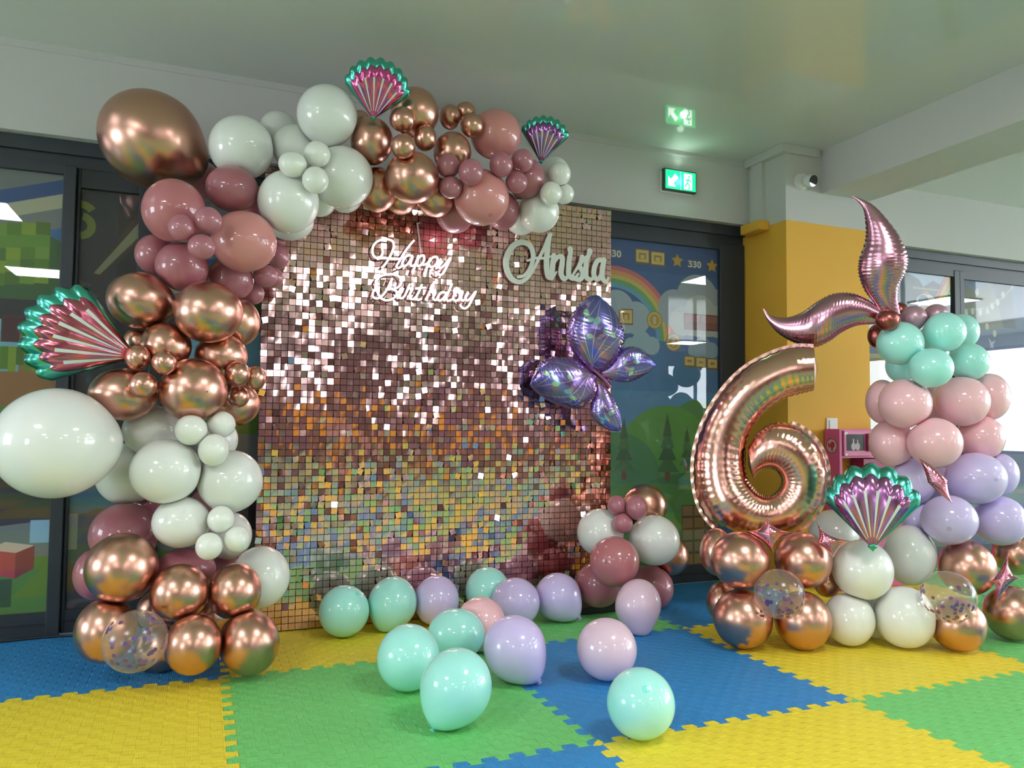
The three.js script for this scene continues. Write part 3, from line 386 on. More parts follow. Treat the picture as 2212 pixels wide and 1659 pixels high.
function printRescue(c) {   // mountains, rainbow, helicopter, little house
  rect(c, '#5e7698', 3.6, 0, 5.0, 2.1); rect(c, '#7f97b4', 3.6, 1.85, 5.0, 2.1);
  for (const [x, w, h] of [[4.0, 0.5, 2.02], [4.45, 0.4, 2.05], [4.75, 0.35, 2.0], [4.95, 0.3, 1.98]]) poly(c, '#3a4554', [[x - w, 1.7], [x - w * 0.4, h - 0.08], [x, h], [x + w * 0.4, h - 0.05], [x + w, 1.7]]);
  ['#a05a60', '#c29a50', '#b0a04e', '#5f9250', '#7fa0bc'].forEach((k, i) => poly(c, k, [[4.75 + i * 0.035, 1.85], [4.9 + i * 0.04, 2.1], [4.94 + i * 0.04, 2.1], [4.785 + i * 0.035, 1.85]]));
  disc(c, '#b9bdb8', 4.68, 1.84, 0.1, 0.06); disc(c, '#4d6378', 4.65, 1.855, 0.05, 0.035); rect(c, '#8c4a4a', 4.62, 1.77, 4.8, 1.81); rect(c, '#c8c8c0', 4.72, 1.84, 4.86, 1.86); rect(c, '#9c9a80', 4.55, 1.93, 4.8, 1.94); disc(c, '#a0604c', 4.68, 1.91, 0.03, 0.015);
  rect(c, '#8d8a60', 4.05, 1.2, 4.35, 1.5); rect(c, '#7d7048', 4.1, 1.1, 4.32, 1.42); poly(c, '#4c5c78', [[4.05, 1.45], [4.2, 1.58], [4.36, 1.45]]); rect(c, '#cfd4d4', 4.22, 1.28, 4.28, 1.38); rect(c, '#8fa0b0', 4.23, 1.29, 4.27, 1.37);
  rect(c, '#57683c', 3.6, 0, 5.0, 1.1);
}
function printLights(c) {   // deep blue night with a string of lights and a butterfly
  rect(c, '#4c5c80', 4.9, 0, 7.1, 2.1); poly(c, '#5c5f52', [[4.95, 1.8], [5.05, 2.0], [5.2, 1.95], [5.35, 2.03], [5.5, 1.7], [5.1, 1.65]]); poly(c, '#3d4552', [[5.35, 2.1], [5.55, 2.1], [5.62, 1.7], [5.48, 1.7]]);
  const bulb = (x, y) => { disc(c, '#a9ab9a', x, y, 0.02, 0.026); };
  c.strokeStyle = '#8d93a0'; c.lineWidth = 0.006; c.beginPath(); c.moveTo(5.02, 1.82); c.quadraticCurveTo(5.35, 1.78, 5.62, 2.05); c.stroke();
  for (const [x, y] of [[5.08, 1.79], [5.15, 1.805], [5.23, 1.8], [5.31, 1.82], [5.36, 1.855], [5.42, 1.89], [5.48, 1.95], [5.3, 1.7], [5.38, 1.65], [5.2, 1.95]]) bulb(x, y);
  poly(c, '#98a2ba', [[5.33, 1.56], [5.31, 1.62], [5.345, 1.585], [5.39, 1.6], [5.36, 1.565], [5.365, 1.53], [5.345, 1.55], [5.33, 1.53]]);
  rect(c, '#3f4c6c', 4.9, 0, 7.1, 1.0);
}
function door(n, x0, x1, p0, p1, yTop, z, draw, label) {
  const o = new THREE.Group(); o.name = `door_${n}`; tag(o, label, 'sliding door', null, 'structure'); scene.add(o);
  const y1 = 2.085;
  mesh('stile', box(x0, p0, 0, y1, z - 0.05, z, 0.004), M.frame, o); mesh('stile', box(p1, x1, 0, y1, z - 0.05, z, 0.004), M.frame, o);
  mesh('top_rail', box(p0, p1, yTop, y1, z - 0.05, z - 0.004), M.frame, o); mesh('bottom_rail', box(p0, p1, 0, 0.1, z - 0.05, z - 0.004), M.frame, o);
  mesh('rail_groove', box(p0, p1, 0.045, 0.055, z - 0.004, z - 0.001), M.black, o);
  const t = metric(p0, p1, 0.1, yTop, 460, draw);
  const pg = new THREE.PlaneGeometry(p1 - p0, yTop - 0.1); pg.translate((p0 + p1) / 2, (yTop + 0.1) / 2, z - 0.03);
  mesh('printed_film', pg, std({ map: t, roughness: 0.6 }), o);
  const gg = new THREE.PlaneGeometry(p1 - p0, yTop - 0.1); gg.translate((p0 + p1) / 2, (yTop + 0.1) / 2, z - 0.02);
  mesh('glass_pane', gg, M.glass, o);
}
door(1, -2.7, -0.66, -2.6, -0.712, 2.045, -0.84, printBlocks, 'dark framed sliding door with a green block landscape print at the left edge');
door(2, -0.66, -0.34, -0.645, -0.405, 2.0, -0.87, printNight, 'dark framed sliding door with a gloomy print and green curl behind the garland');
door(3, -0.34, 1.2, -0.28, 1.14, 2.045, -0.84, (c) => printBlocks((c.translate(1.6, 0), c)), 'dark framed sliding door hidden behind the garland and sequin wall');
door(4, 1.2, 3.056, 1.26, 2.87, 2.045, -0.85, printHills, 'dark framed sliding door with a sky, rainbow and hills print');
door(5, 3.7, 4.985, 3.75, 4.93, 2.04, -0.85, printRescue, 'dark framed sliding door with a rainbow and helicopter print behind the pillar');
door(6, 4.985, 7.1, 5.03, 7.05, 2.03, -0.85, printLights, 'dark framed sliding door with a night print of string lights at the right edge');
structure('wall_back_panel', box(7.1, X1, 0, 2.085, -0.95, -0.85), M.frame, 'dark door panels beyond the right edge', 'wall');

// ---------------------------------------------------------------- ceiling lamps
{
  const glow = std({ color: rgb(0.9, 0.9, 0.9), emissive: rgb(1.0, 0.955, 0.985), emissiveIntensity: 4, roughness: 0.6 });
  const rowName = ['row nearest the doors', 'middle row', 'row furthest from the doors'], place = ['leftmost', 'second from the left', 'third from the left', 'rightmost'];
  for (const z of LAMP_Z) for (const x of LAMP_X) {
    const g = group('ceiling_light', [x, CEIL, z]); tag(g, `square flat ceiling light panel, ${place[LAMP_X.indexOf(x)]} in the ${rowName[LAMP_Z.indexOf(z)]}`, 'ceiling light', 'square ceiling lights');
    mesh('rim', merge([box(-0.31, 0.31, -0.012, 0, -0.31, -0.295), box(-0.31, 0.31, -0.012, 0, 0.295, 0.31), box(-0.31, -0.295, -0.012, 0, -0.295, 0.295), box(0.295, 0.31, -0.012, 0, -0.295, 0.295)]), M.whitePlastic, g);
    mesh('diffuser', box(-0.295, 0.295, -0.006, 0, -0.295, 0.295), glow, g);
    const l = new THREE.RectAreaLight(rgb(1.0, 0.955, 0.985), LAMP, 0.59, 0.59); l.name = 'panel_light';
    l.position.set(0, -0.014, 0); l.rotation.x = -Math.PI / 2; g.add(l);
  }
}

// ---------------------------------------------------------------- foam mats
{
  const hex = dataMap(256, 256, (u, v) => {
    const a = u * 8, b = v * 8, i = Math.floor(a), j = Math.floor(b), s = a - i, t = b - j;
    const pad = (i + j) % 2 === 0, e = Math.min(s, 1 - s, t, 1 - t);
    return pad ? 0.35 + 0.65 * Math.min(1, e * 9) : 0.25 + 0.2 * (Math.sin(s * 6.283 * 5) > 0 ? 1 : 0);
  });
  hex.repeat.set(3.7, 3.7);
  const fine = dataMap(128, 128, () => 0.9 + 0.1 * rnd());
  fine.repeat.set(9, 9);
  const cols = { yellow: [0.84, 0.67, 0.042], green: [0.17, 0.60, 0.17], blue: [0.03, 0.25, 0.60] };
  const mats = Object.fromEntries(Object.entries(cols).map(([k, c]) => [k, std({ color: rgb(...c), roughness: 0.55, bumpMap: hex, bumpScale: 0.003, roughnessMap: fine })]));
  const N = 12, D = 0.016;
  // shared joint curve along an edge of length 1: list of [t, offset]
  const joint = [];
  joint.push([0, 0]);
  for (let k = 0; k < N; k++) {
    const a = (k + 0.5) / N, q = 0.5 / N;
    for (const [dt, o] of [[-0.58, -1], [-0.50, -0.85], [-0.38, 0.6], [-0.56, 0.95], [-0.50, 1], [0.50, 1], [0.56, 0.95], [0.38, 0.6], [0.50, -0.85], [0.58, -1]]) joint.push([a + dt * q, o * D]);
  }
  joint.push([1, 0]);
  const GAP = 0.0006;
  function outline(i, j) {
    const pts = [], zLo = j === -1 ? -0.84 : j;
    // along x at z = zLo (i..i+1), then x = i+1, then z = j+1 back, then x = i back; joint offsets are shared by neighbours
    if (j === -1) pts.push([i, zLo], [i + 1, zLo]); else for (const [t, o] of joint) pts.push([i + t, zLo + o + GAP]);
    for (const [t, o] of joint) if (j + t > zLo) pts.push([i + 1 + o - GAP, j + t]);
    for (const [t, o] of [...joint].reverse()) pts.push([i + t, j + 1 + o - GAP]);
    for (const [t, o] of [...joint].reverse()) if (j + t > zLo) pts.push([i + o + GAP, j + t]);
    return pts.filter((p, k) => !k || Math.hypot(p[0] - pts[k - 1][0], p[1] - pts[k - 1][1]) > 1e-4);
  }
  const list = [[-1, -1, 'blue', 'blue foam puzzle mat at the left in front of the dark doors'], [0, -1, 'yellow', 'yellow foam puzzle mat under the left part of the sequin wall'], [1, -1, 'green', 'green foam puzzle mat under the black base plate'],
    [2, -1, 'blue', 'blue foam puzzle mat behind the number six, against the printed door'], [3, -1, 'yellow', 'yellow foam puzzle mat at the foot of the orange pillar'], [4, -1, 'green', 'green foam puzzle mat behind the right balloon column'], [5, -1, 'blue', 'blue foam puzzle mat furthest right by the night print door'],
    [-1, 0, 'yellow', 'yellow foam puzzle mat in the lower left corner'], [0, 0, 'green', 'green foam puzzle mat in the foreground under the big mint balloon'], [1, 0, 'blue', 'blue foam puzzle mat in the foreground with the lone pink lilac balloon'],
    [2, 0, 'yellow', 'yellow foam puzzle mat under the number six display'], [3, 0, 'green', 'green foam puzzle mat under the rightmost rose gold balloon'], [4, 0, 'blue', 'blue foam puzzle mat just cut by the right edge'],
    [0, 1, 'blue', 'sliver of blue foam puzzle mat at the bottom edge'], [1, 1, 'yellow', 'yellow foam puzzle mat in the foreground right of the front mint balloons'], [2, 1, 'green', 'green foam puzzle mat in the lower right corner']];
  for (const [i, j, col, label] of list) {
    const s = new THREE.Shape(outline(i, j).map(([x, z]) => new THREE.Vector2(x - i, -(z - j))));
    const g = new THREE.ExtrudeGeometry(s, { depth: 0.02, bevelEnabled: false });
    g.rotateX(-Math.PI / 2); g.translate(0, -0.02, 0);
    const o = mesh('foam_mat', g, mats[col]); o.position.set(i, 0, j);
    tag(o, label, 'foam mat', 'interlocking foam mats');
  }
}

// ---------------------------------------------------------------- sequin wall
{
  const X = 0.13, Y = 0.005, Z = -0.56, NX = 60, NY = 70, P = 0.03;
  const g = group('sequin_wall', [X + NX * P / 2, 0, Z]); tag(g, 'rose gold shimmer wall of hanging mirrored square sequins', 'backdrop');
  const ox = -NX * P / 2;
  mesh('backing', box(ox, -ox, Y, Y + NY * P, -0.022, -0.012), std({ color: rgb(0.05, 0.026, 0.022), roughness: 0.5 }), g);
  for (const s of [-1, 1]) mesh('upright', box(s * 0.88 - 0.012, s * 0.88 + 0.012, 0, Y + NY * P - 0.02, -0.05, -0.023), M.black, g);
  for (let k = 1; k < 6; k++) mesh('seam', box(ox + k * 0.3 - 0.0012, ox + k * 0.3 + 0.0012, Y, Y + NY * P, -0.012, -0.0095), M.black, g);
  const foil = std({ color: rgb(0.84, 0.53, 0.50), metalness: 1, roughness: 0.08, side: THREE.DoubleSide });
  const variants = [];
  for (let k = 0; k < 8; k++) {
    const q = new THREE.PlaneGeometry(0.0277, 0.0274, 3, 3), p = q.attributes.position, a = gauss() * 0.00007, b = gauss() * 0.00007, c = gauss() * 0.00005;
    for (let i = 0; i < p.count; i++) { const x = p.getX(i) / 0.014, y = p.getY(i) / 0.014; p.setZ(i, a * x * x + b * y * y + c * x * y); p.setY(i, p.getY(i) - 0.0128); }
    q.computeVertexNormals(); variants.push(q);
  }
  // wind patches: where the sequins were brushed they hang more crooked
  const patches = [...Array(26)].map(() => [rnd() * 1.8, rnd() * 2.1, 0.04 + rnd() * 0.12]);
  const all = [], tmp = new THREE.Object3D(); tmp.rotation.order = 'YXZ';
  for (let j = 0; j < NY; j++) for (let i = 0; i < NX; i++) {
    const x = (i + 0.5) * P, y = (j + 1) * P - 0.0012;
    let rough = 0.1; for (const [px, py, pr] of patches) rough = Math.max(rough, Math.exp(-(((x - px) ** 2 + (y - py) ** 2) / (pr * pr))));
    const wild = rnd() < 0.10 + 0.3 * rough;
    const yaw = gauss() * (wild ? 0.1 : 0.014 + 0.03 * rough), pitch = gauss() * (wild ? 0.085 : 0.012 + 0.02 * rough) + 0.004, roll = gauss() * (wild ? 0.16 : 0.02 + 0.06 * rough);
    all.push({ x: ox + x, y: Y + y, z: 0.0005 + rnd() * 0.001 + Math.abs(pitch) * 0.004, yaw, pitch, roll, v: Math.floor(rnd() * 8), d: (X + x + 0.11) ** 2 + (y - 0.94) ** 2 + (x < 0.32 || y < 0.15 ? 9 : 0) });
  }
  const near = new Set([...all].sort((a, b) => a.d - b.d).slice(0, 300));
  const rest = variants.map(() => []);
  for (const s of all) {
    tmp.position.set(s.x, s.y, s.z); tmp.rotation.set(s.pitch, s.yaw, s.roll); tmp.updateMatrix();
    if (near.has(s)) { const o = mesh('sequin', variants[s.v], foil, g); o.position.copy(tmp.position); o.rotation.copy(tmp.rotation); }
    else rest[s.v].push(variants[s.v].clone().applyMatrix4(tmp.matrix));
  }
  tag(mesh('sequins', mergeGeometries(rest.flat()), foil, g), null, null, null, 'stuff');
  const pin = new THREE.CylinderGeometry(0.0011, 0.0011, 0.003, 5); pin.rotateX(Math.PI / 2);
  const pins = new THREE.InstancedMesh(pin, M.black, all.length); pins.name = 'pins'; pins.userData.kind = 'stuff';
  all.forEach((s, i) => { tmp.position.set(s.x, s.y - 0.0028, 0.003); tmp.rotation.set(0, 0, 0); tmp.updateMatrix(); pins.setMatrixAt(i, tmp.matrix); });
  g.add(pins);
}

// ---------------------------------------------------------------- balloons
const latex = (r, g, b) => phys({ color: rgb(r, g, b), roughness: 0.42, clearcoat: 0.8, clearcoatRoughness: 0.06 });
const chrome = (r, g, b, k = 0.29) => std({ color: rgb(r, g, b), metalness: 1, roughness: k });
const clearLatex = phys({ color: rgb(0.97, 0.95, 0.92), roughness: 0.2, transmission: 0.95, thickness: 0, ior: 1.5 });
const KIND = {
  W: ['white_balloon', latex(0.80, 0.82, 0.79), 'white latex balloons'],
  R: ['rose_gold_balloon', chrome(0.68, 0.375, 0.29), 'rose gold chrome balloons'],
  M: ['mauve_balloon', latex(0.40, 0.125, 0.16), 'dusty mauve balloons'],
  D: ['dusty_rose_balloon', latex(0.49, 0.155, 0.175), 'dusty rose balloons'],
  P: ['salmon_balloon', latex(0.64, 0.245, 0.24), 'salmon pink balloons'],
  K: ['pale_pink_balloon', latex(0.92, 0.52, 0.57), 'pale pink balloons'],
  k: ['lilac_pink_balloon', latex(0.78, 0.56, 0.69), 'pink lilac balloons'],
  L: ['lavender_balloon', latex(0.64, 0.54, 0.88), 'lavender balloons'],
  T: ['mint_balloon', latex(0.39, 0.86, 0.79), 'mint green balloons'],
  B: ['burgundy_balloon', chrome(0.42, 0.12, 0.11), 'small burgundy balloons'],
  V: ['pearl_mauve_balloon', phys({ color: rgb(0.55, 0.33, 0.42), metalness: 0.5, roughness: 0.35 }), 'small pearl mauve balloons'],
  C: ['confetti_balloon', clearLatex, 'clear confetti balloons'],
};
KIND.w = ['small_white_balloon', latex(0.82, 0.84, 0.78), 'small white balloons'];
KIND.r = ['small_rose_gold_balloon', KIND.R[1], 'small rose gold balloons'];
KIND.m = ['small_mauve_balloon', latex(0.43, 0.145, 0.19), 'small mauve balloons'];
{
  // where a balloon's neck shows or its egg shape is plain: [start of label, neck direction in its own frame, how pear shaped]
  const necks = [['giant rose gold', V(0.85, -0.5, -0.15), 0.15], ['huge white egg', V(0.95, -0.05, -0.2), 0.08], ['big mint balloon', V(-0.5, -0.86, 0.1), 0.13], ['large lavender', V(0.62, -0.78, 0), 0.17],
    ['lavender balloon on the floor left of', V(0.74, -0.67, 0), 0.2], ['pink lilac balloon with a knot', V(0.18, -0.98, 0.05), 0.2], ['mint balloon on the floor, second', V(-0.3, -0.9, -0.3), 0.16], ['salmon', V(-0.5, 0.5, -0.6), 0.1]];
  const knotted = ['big mint balloon', 'large lavender', 'lavender balloon on the floor left of', 'pink lilac balloon with a knot'];
  const list = BALLOONS.map(([k, x, y, z, a, b, yaw, pitch, roll, label]) => ({ k, c: V(x, y, z), a, b, r: Math.sqrt(a * b), label, q: new THREE.Quaternion().setFromEuler(new THREE.Euler(pitch, yaw, -roll * Math.PI / 180, 'YXZ')), qn: new THREE.Quaternion().setFromEuler(new THREE.Euler(pitch, yaw, 0, 'YXZ')) }));
  const unit = mergeVertices(new THREE.IcosahedronGeometry(1, 19).deleteAttribute('normal').deleteAttribute('uv'), 1e-5);
  const confettiGeo = new THREE.CylinderGeometry(0.0078, 0.0078, 0.0004, 14);
  const confettiMats = [[0.10, 0.015, 0.28], [0.06, 0.015, 0.18], [0.16, 0.02, 0.16], [0.12, 0.03, 0.36]].map((c) => std({ color: rgb(...c), metalness: 0.1, roughness: 0.4 }));
  const redConfetti = std({ color: rgb(0.24, 0.03, 0.06), metalness: 0.1, roughness: 0.4 });
  const byLabel = (s, l) => l.startsWith(s);
  // balloons whose thicker tip shows as a darker dot: [start of label, direction in its own frame]
  const tips = [['mint balloon at the front right on', V(0.13, 0.37, 0.92)], ['dusty rose balloon at the front', V(-0.33, 0, 0.94)], ['large salmon pink balloon at the right of', V(0.58, 0.09, 0.8)], ['large salmon balloon hanging', V(0.31, -0.6, 0.74)],
    ['rose gold balloon with a dark tip', V(0.43, 0.22, 0.87)], ['mint balloon on the floor, leftmost', V(0.48, 0.62, 0.6)], ['lavender balloon at the front right, top', V(0.6, 0, 0.8)], ['lavender balloon at the front centre', V(0, -0.35, 0.93)], ['large rose gold chrome balloon at the bottom', V(0.36, -0.05, 0.93)]];
  for (const B of list) {
    const [name, mat, grp] = KIND[B.k];
    const special = necks.find(([s]) => byLabel(s, B.label));
    const n = (special ? special[1] : V(0.05, -0.35, -0.93)).clone().normalize().applyQuaternion(B.qn), e = special ? special[2] : 0.1;
    const geo = unit.clone(), p = geo.attributes.position, v = V(0, 0, 0);
    const touch = list.filter((o) => o !== B && o.c.distanceTo(B.c) < (o.r + B.r) * 1.02).map((o) => {
      const d = o.c.clone().sub(B.c), D = d.length(); d.divideScalar(D);
      return [d, Math.max(0.35 * B.r, (D * D + B.r * B.r - o.r * o.r) / (2 * D)) - 0.0006];
    });
    const inFront = B.c.x > 0.0 && B.c.x < 2.05 && B.c.y - B.r < 2.1;
    if (inFront) touch.push([V(0, 0, -1), Math.max(0.4 * B.r, B.c.z + 0.55)]);
    touch.push([V(0, 0, -1), B.c.z + 0.8]); touch.push([V(0, -1, 0), B.c.y - 0.0004]); touch.push([V(0, 1, 0), CEIL - 0.002 - B.c.y]);
    for (let i = 0; i < p.count; i++) {
      v.fromBufferAttribute(p, i); v.set(v.x * B.a, v.y * B.b, v.z * B.r).applyQuaternion(B.q);
      const t = v.dot(n) / B.r, s = t > 0 ? t * t : 0;
      v.addScaledVector(n, -t * B.r).multiplyScalar(1 - e * s * 1.1).addScaledVector(n, t * B.r * (1 + e * 0.7 * s));
      for (const [d, lim] of touch) {
        const h = v.dot(d), w = 0.1 * B.r;
        if (h > lim - w) { const x = (h - lim + w) / (2 * w); const cap = x >= 1 ? lim : lim - w + 2 * w * (x - x * x / 2); v.multiplyScalar(Math.min(1, cap / h)); }
      }
      p.setXYZ(i, v.x, v.y, v.z);
    }
    geo.computeVertexNormals();
    const isKnot = knotted.some((s) => byLabel(s, B.label));
    let o;
    const tipped = tips.find(([s]) => byLabel(s, B.label));
    if (isKnot || tipped || B.k === 'C') {
      o = group(name, B.c.toArray()); mesh('body', geo, mat, o);
      if (tipped) {
        const d = tipped[1].clone().normalize().applyQuaternion(B.qn), best = V(0, 0, 0); let most = -1;
        for (let i = 0; i < p.count; i++) { v.fromBufferAttribute(p, i); const h = v.dot(d); const q = h / v.length(); if (q > most) { most = q; best.copy(v); } }
        const small = B.k === 'R', t = mesh('tip', new THREE.SphereGeometry(small ? 0.0028 : 0.011, 20, 12).scale(1, small ? 0.6 : 0.1, 1), mat.clone(), o); { const c = t.material.color; if (small) c.multiplyScalar(0.15); else if (B.k === 'T') c.setRGB(c.r ** 1.8, c.g ** 1.3, c.b ** 1.3); else c.multiplyScalar(0.78); }
        t.position.copy(best); t.quaternion.setFromUnitVectors(V(0, 1, 0), best.clone().normalize());
      }
      if (isKnot || B.k === 'C') {
      const tip = n.clone().multiplyScalar(B.r * (1 + e * 0.7) * 1.0), q = new THREE.Quaternion().setFromUnitVectors(V(0, 1, 0), n);
      const k = mesh('knot', merge([new THREE.ConeGeometry(0.011, 0.02, 14, 1, true).rotateX(Math.PI).translate(0, -0.004, 0), new THREE.TorusGeometry(0.0055, 0.0032, 8, 16).rotateX(Math.PI / 2).translate(0, 0.002, 0), new THREE.ConeGeometry(0.009, 0.012, 12, 1, true).rotateX(Math.PI).translate(0, 0.009, 0)]), mat.clone(), o);
      { const c = k.material.color; c.setRGB(c.r ** 1.6, c.g ** 1.25, c.b ** 1.25); } k.material.side = THREE.DoubleSide;
      k.position.copy(tip); if (k.position.y < -B.c.y + 0.012) k.position.y = -B.c.y + 0.012; k.quaternion.copy(q);
      }
    } else { o = mesh(name, geo, mat); o.position.copy(B.c); }
    if (B.k === 'C') {
      const heart = B.label.includes('red dots');
      const clumps = [...Array(13)].map(() => V(gauss(), heart ? -0.9 + gauss() * 0.5 : gauss() * 0.9 - 0.3, gauss() + 0.4).normalize());
      for (let i = 0; i < 58; i++) {
        const d = (rnd() < 0.72 ? clumps[Math.floor(rnd() * clumps.length)].clone().add(V(gauss(), gauss(), gauss()).multiplyScalar(0.11)) : V(gauss(), gauss() - 0.5, gauss())).normalize();
        const c = mesh('confetti_dot', confettiGeo, heart && d.y < -0.45 && d.x < 0.3 && rnd() < 0.5 ? redConfetti : confettiMats[Math.floor(rnd() * 4)], o);
        const inner = d.clone().applyQuaternion(B.q.clone().invert()); inner.set(inner.x * B.a, inner.y * B.b, inner.z * B.r).applyQuaternion(B.q);
        let lim = 1; for (const [t, l] of touch) { const h = inner.dot(t); if (h > l - 0.004) lim = Math.min(lim, (l - 0.006) / h); }
        c.position.copy(inner.multiplyScalar(0.985 * lim)); c.quaternion.setFromUnitVectors(V(0, 1, 0), d);
      }
    }
    tag(o, B.label, 'balloon', grp);
  }
}

// ---------------------------------------------------------------- foil balloons
const foilMat = (r, g, b, k = 0.17, more = {}) => phys({ color: rgb(r, g, b), metalness: 1, roughness: k, ...more });
function rails(L, R, { thick = 0.5, along = 160, around = 28, pleat = 0.02, waves = 60, capped = false } = {}) {
  const cl = new THREE.CatmullRomCurve3(L.map(([x, y]) => V(x, y, 0)), false, 'centripetal'), cr = new THREE.CatmullRomCurve3(R.map(([x, y]) => V(x, y, 0)), false, 'centripetal');
  const pos = [], uv = [], idx = [];
  for (let i = 0; i <= along; i++) {
    const t = i / along, a = cl.getPoint(t), b = cr.getPoint(t), m = a.clone().add(b).multiplyScalar(0.5), h = b.clone().sub(a).multiplyScalar(0.5), w = h.length();
    for (let j = 0; j <= around; j++) {
      const f = (j / around) * Math.PI * 2, c = Math.cos(f), s = Math.sin(f);
      const edge = Math.pow(Math.abs(c), 4), puck = 1 - pleat * edge * (0.5 + 0.5 * Math.sin(t * waves * 6.283 + Math.sin(t * 37) * 1.3));
      const z = Math.sign(s) * Math.pow(Math.abs(s), 0.85) * thick * w * (1 + pleat * 1.2 * (1 - Math.abs(s)) * Math.sin(t * waves * 6.283 + Math.sin(t * 37) * 1.3));
      pos.push(m.x - h.x * c * puck, m.y - h.y * c * puck, z); uv.push(j / around, t);
    }
  }
  const n = around + 1;
  for (let i = 0; i < along; i++) for (let j = 0; j < around; j++) { const a = i * n + j, b = a + n; idx.push(a, b, a + 1, b, b + 1, a + 1); }
  if (capped) for (const i of [0, along]) {
    const k = pos.length / 3, a = cl.getPoint(i / along), b = cr.getPoint(i / along), dir = cl.getTangent(i / along).add(cr.getTangent(i / along)).normalize().multiplyScalar(i ? 0.02 : -0.02);
    pos.push((a.x + b.x) / 2 + dir.x, (a.y + b.y) / 2 + dir.y, 0); uv.push(0.5, i / along);
    for (let j = 0; j < around; j++) { const q = i * n + j; if (i) idx.push(k, q + 1, q); else idx.push(k, q, q + 1); }
  }
  const g = new THREE.BufferGeometry(); g.setAttribute('position', new THREE.Float32BufferAttribute(pos, 3)); g.setAttribute('uv', new THREE.Float32BufferAttribute(uv, 2)); g.setIndex(idx); g.computeVertexNormals();
  // sew the seam of the ring so that it shades smoothly
  const nr = g.attributes.normal, v = V(0, 0, 0), w = V(0, 0, 0);
  for (let i = 0; i <= along; i++) { v.fromBufferAttribute(nr, i * n); w.fromBufferAttribute(nr, i * n + around); v.add(w).normalize(); nr.setXYZ(i * n, v.x, v.y, v.z); nr.setXYZ(i * n + around, v.x, v.y, v.z); }
  return g;
}
// scallop shells
const lobe = (n, u) => (Math.sqrt(Math.cos(n * Math.PI * (u + 1) / 2 + Math.PI / 2) ** 2 + 0.02) - 0.1414) / 0.8686;
{
  const green = foilMat(0.10, 0.52, 0.43, 0.25), stripe = std({ color: rgb(0.62, 0.68, 0.64), roughness: 0.45 });
  const looks = [
    [foilMat(0.66, 0.18, 0.26, 0.2), 'big pink foil shell balloon with teal edge at the left garland', 8],
    [foilMat(0.74, 0.14, 0.36, 0.19), 'bright pink foil shell balloon with teal edge on top of the arch', 9],
    [foilMat(0.36, 0.15, 0.44, 0.18), 'small purple foil shell balloon at the right end of the arch', 8],
    [foilMat(0.50, 0.20, 0.46, 0.18), 'purple foil shell balloon with teal edge beside the number six', 7]];
  SHAPES.shells.forEach((s, k) => {
    const [front, label, n] = looks[k], g = group('shell_balloon', s.at, [s.turn[0], s.turn[1], s.axis]); tag(g, label, 'balloon', 'foil shell balloons');
    const A = s.half;
    const R = (th, scale) => { const u = th / A; return s.r * 1.05 * scale * (1 - (1 - s.edge) * u * u) * (0.95 + 0.05 * lobe(n, u)); };
    const high = (rho, u, T) => T * Math.pow(Math.max(0, 1 - Math.pow(rho, 5)), 0.5) * Math.pow(rho, 0.75) * Math.pow(Math.max(0, 1 - Math.pow(Math.abs(u), 5)), 0.5) * (1 - 0.16 * Math.pow(rho, 7) * (1 - lobe(n, u)));
    const fan = (scale, T, Tb, A2, dy, z0, from = 0) => {
      const NT = 108, NR = 30, pos = [], uv = [], idx = [];
      for (const side of [1, -1]) for (let i = 0; i <= NT; i++) for (let j = 0; j <= NR; j++) {
        const u = -1 + 2 * i / NT, th = u * A2, rho = from + (1 - from) * j / NR, r = R(u * A, scale) * rho;
        pos.push(Math.sin(th) * r, Math.cos(th) * r + dy, z0 + side * high(rho, u, side > 0 ? T : Tb)); uv.push(i / NT, rho);
      }
      const m = NR + 1, off = (NT + 1) * m;
      for (let i = 0; i < NT; i++) for (let j = 0; j < NR; j++) { const a = i * m + j, b = a + m; idx.push(a, a + 1, b, b, a + 1, b + 1); idx.push(off + a, off + b, off + a + 1, off + b, off + b + 1, off + a + 1); }
      const q = new THREE.BufferGeometry(); q.setAttribute('position', new THREE.Float32BufferAttribute(pos, 3)); q.setAttribute('uv', new THREE.Float32BufferAttribute(uv, 2)); q.setIndex(idx); q.computeVertexNormals(); return q;
    };
    const T = s.r * 0.21;
    mesh('teal_edge', fan(1, T * 0.8, T * 0.7, A, 0, 0), green, g);
    mesh('fluted_front', fan(0.9, T * 1.1, T * 0.2, A * 0.93, 0.0, 0.004), front, g);
    mesh('hinge_tab', fan(0.1, T * 0.4, T * 0.4, 0.8, -s.r * 0.03, 0, 0.02), green, g);
    for (let i = 0; i < 6; i++) {
      const u0 = -0.72 + i * 0.29, a0 = u0 * A * 0.93, pos = [], idx = [], NS = 26;
      for (let j = 0; j <= NS; j++) {
        const rho = 0.16 + 0.62 * j / NS, w = s.r * (0.004 + 0.014 * j / NS), r = R(u0 * A, 0.9) * rho;
        for (const e of [-1, 0, 1]) { const du = e * w / (r + 0.004) / (A * 0.93); pos.push(Math.sin(a0) * r + e * w * Math.cos(a0), Math.cos(a0) * r - e * w * Math.sin(a0), 0.004 + high(rho, u0 + du, T * 1.1) + s.r * 0.004 + 0.0012); }
      }
      for (let j = 0; j < NS; j++) for (const e of [0, 1]) { const a = j * 3 + e, b = a + 3; idx.push(a, a + 1, b, b, a + 1, b + 1); }
      const q = new THREE.BufferGeometry(); q.setAttribute('position', new THREE.Float32BufferAttribute(pos, 3)); q.setIndex(idx); q.computeVertexNormals();
      mesh('white_stripe', q, stripe, g);
    }
  });
}
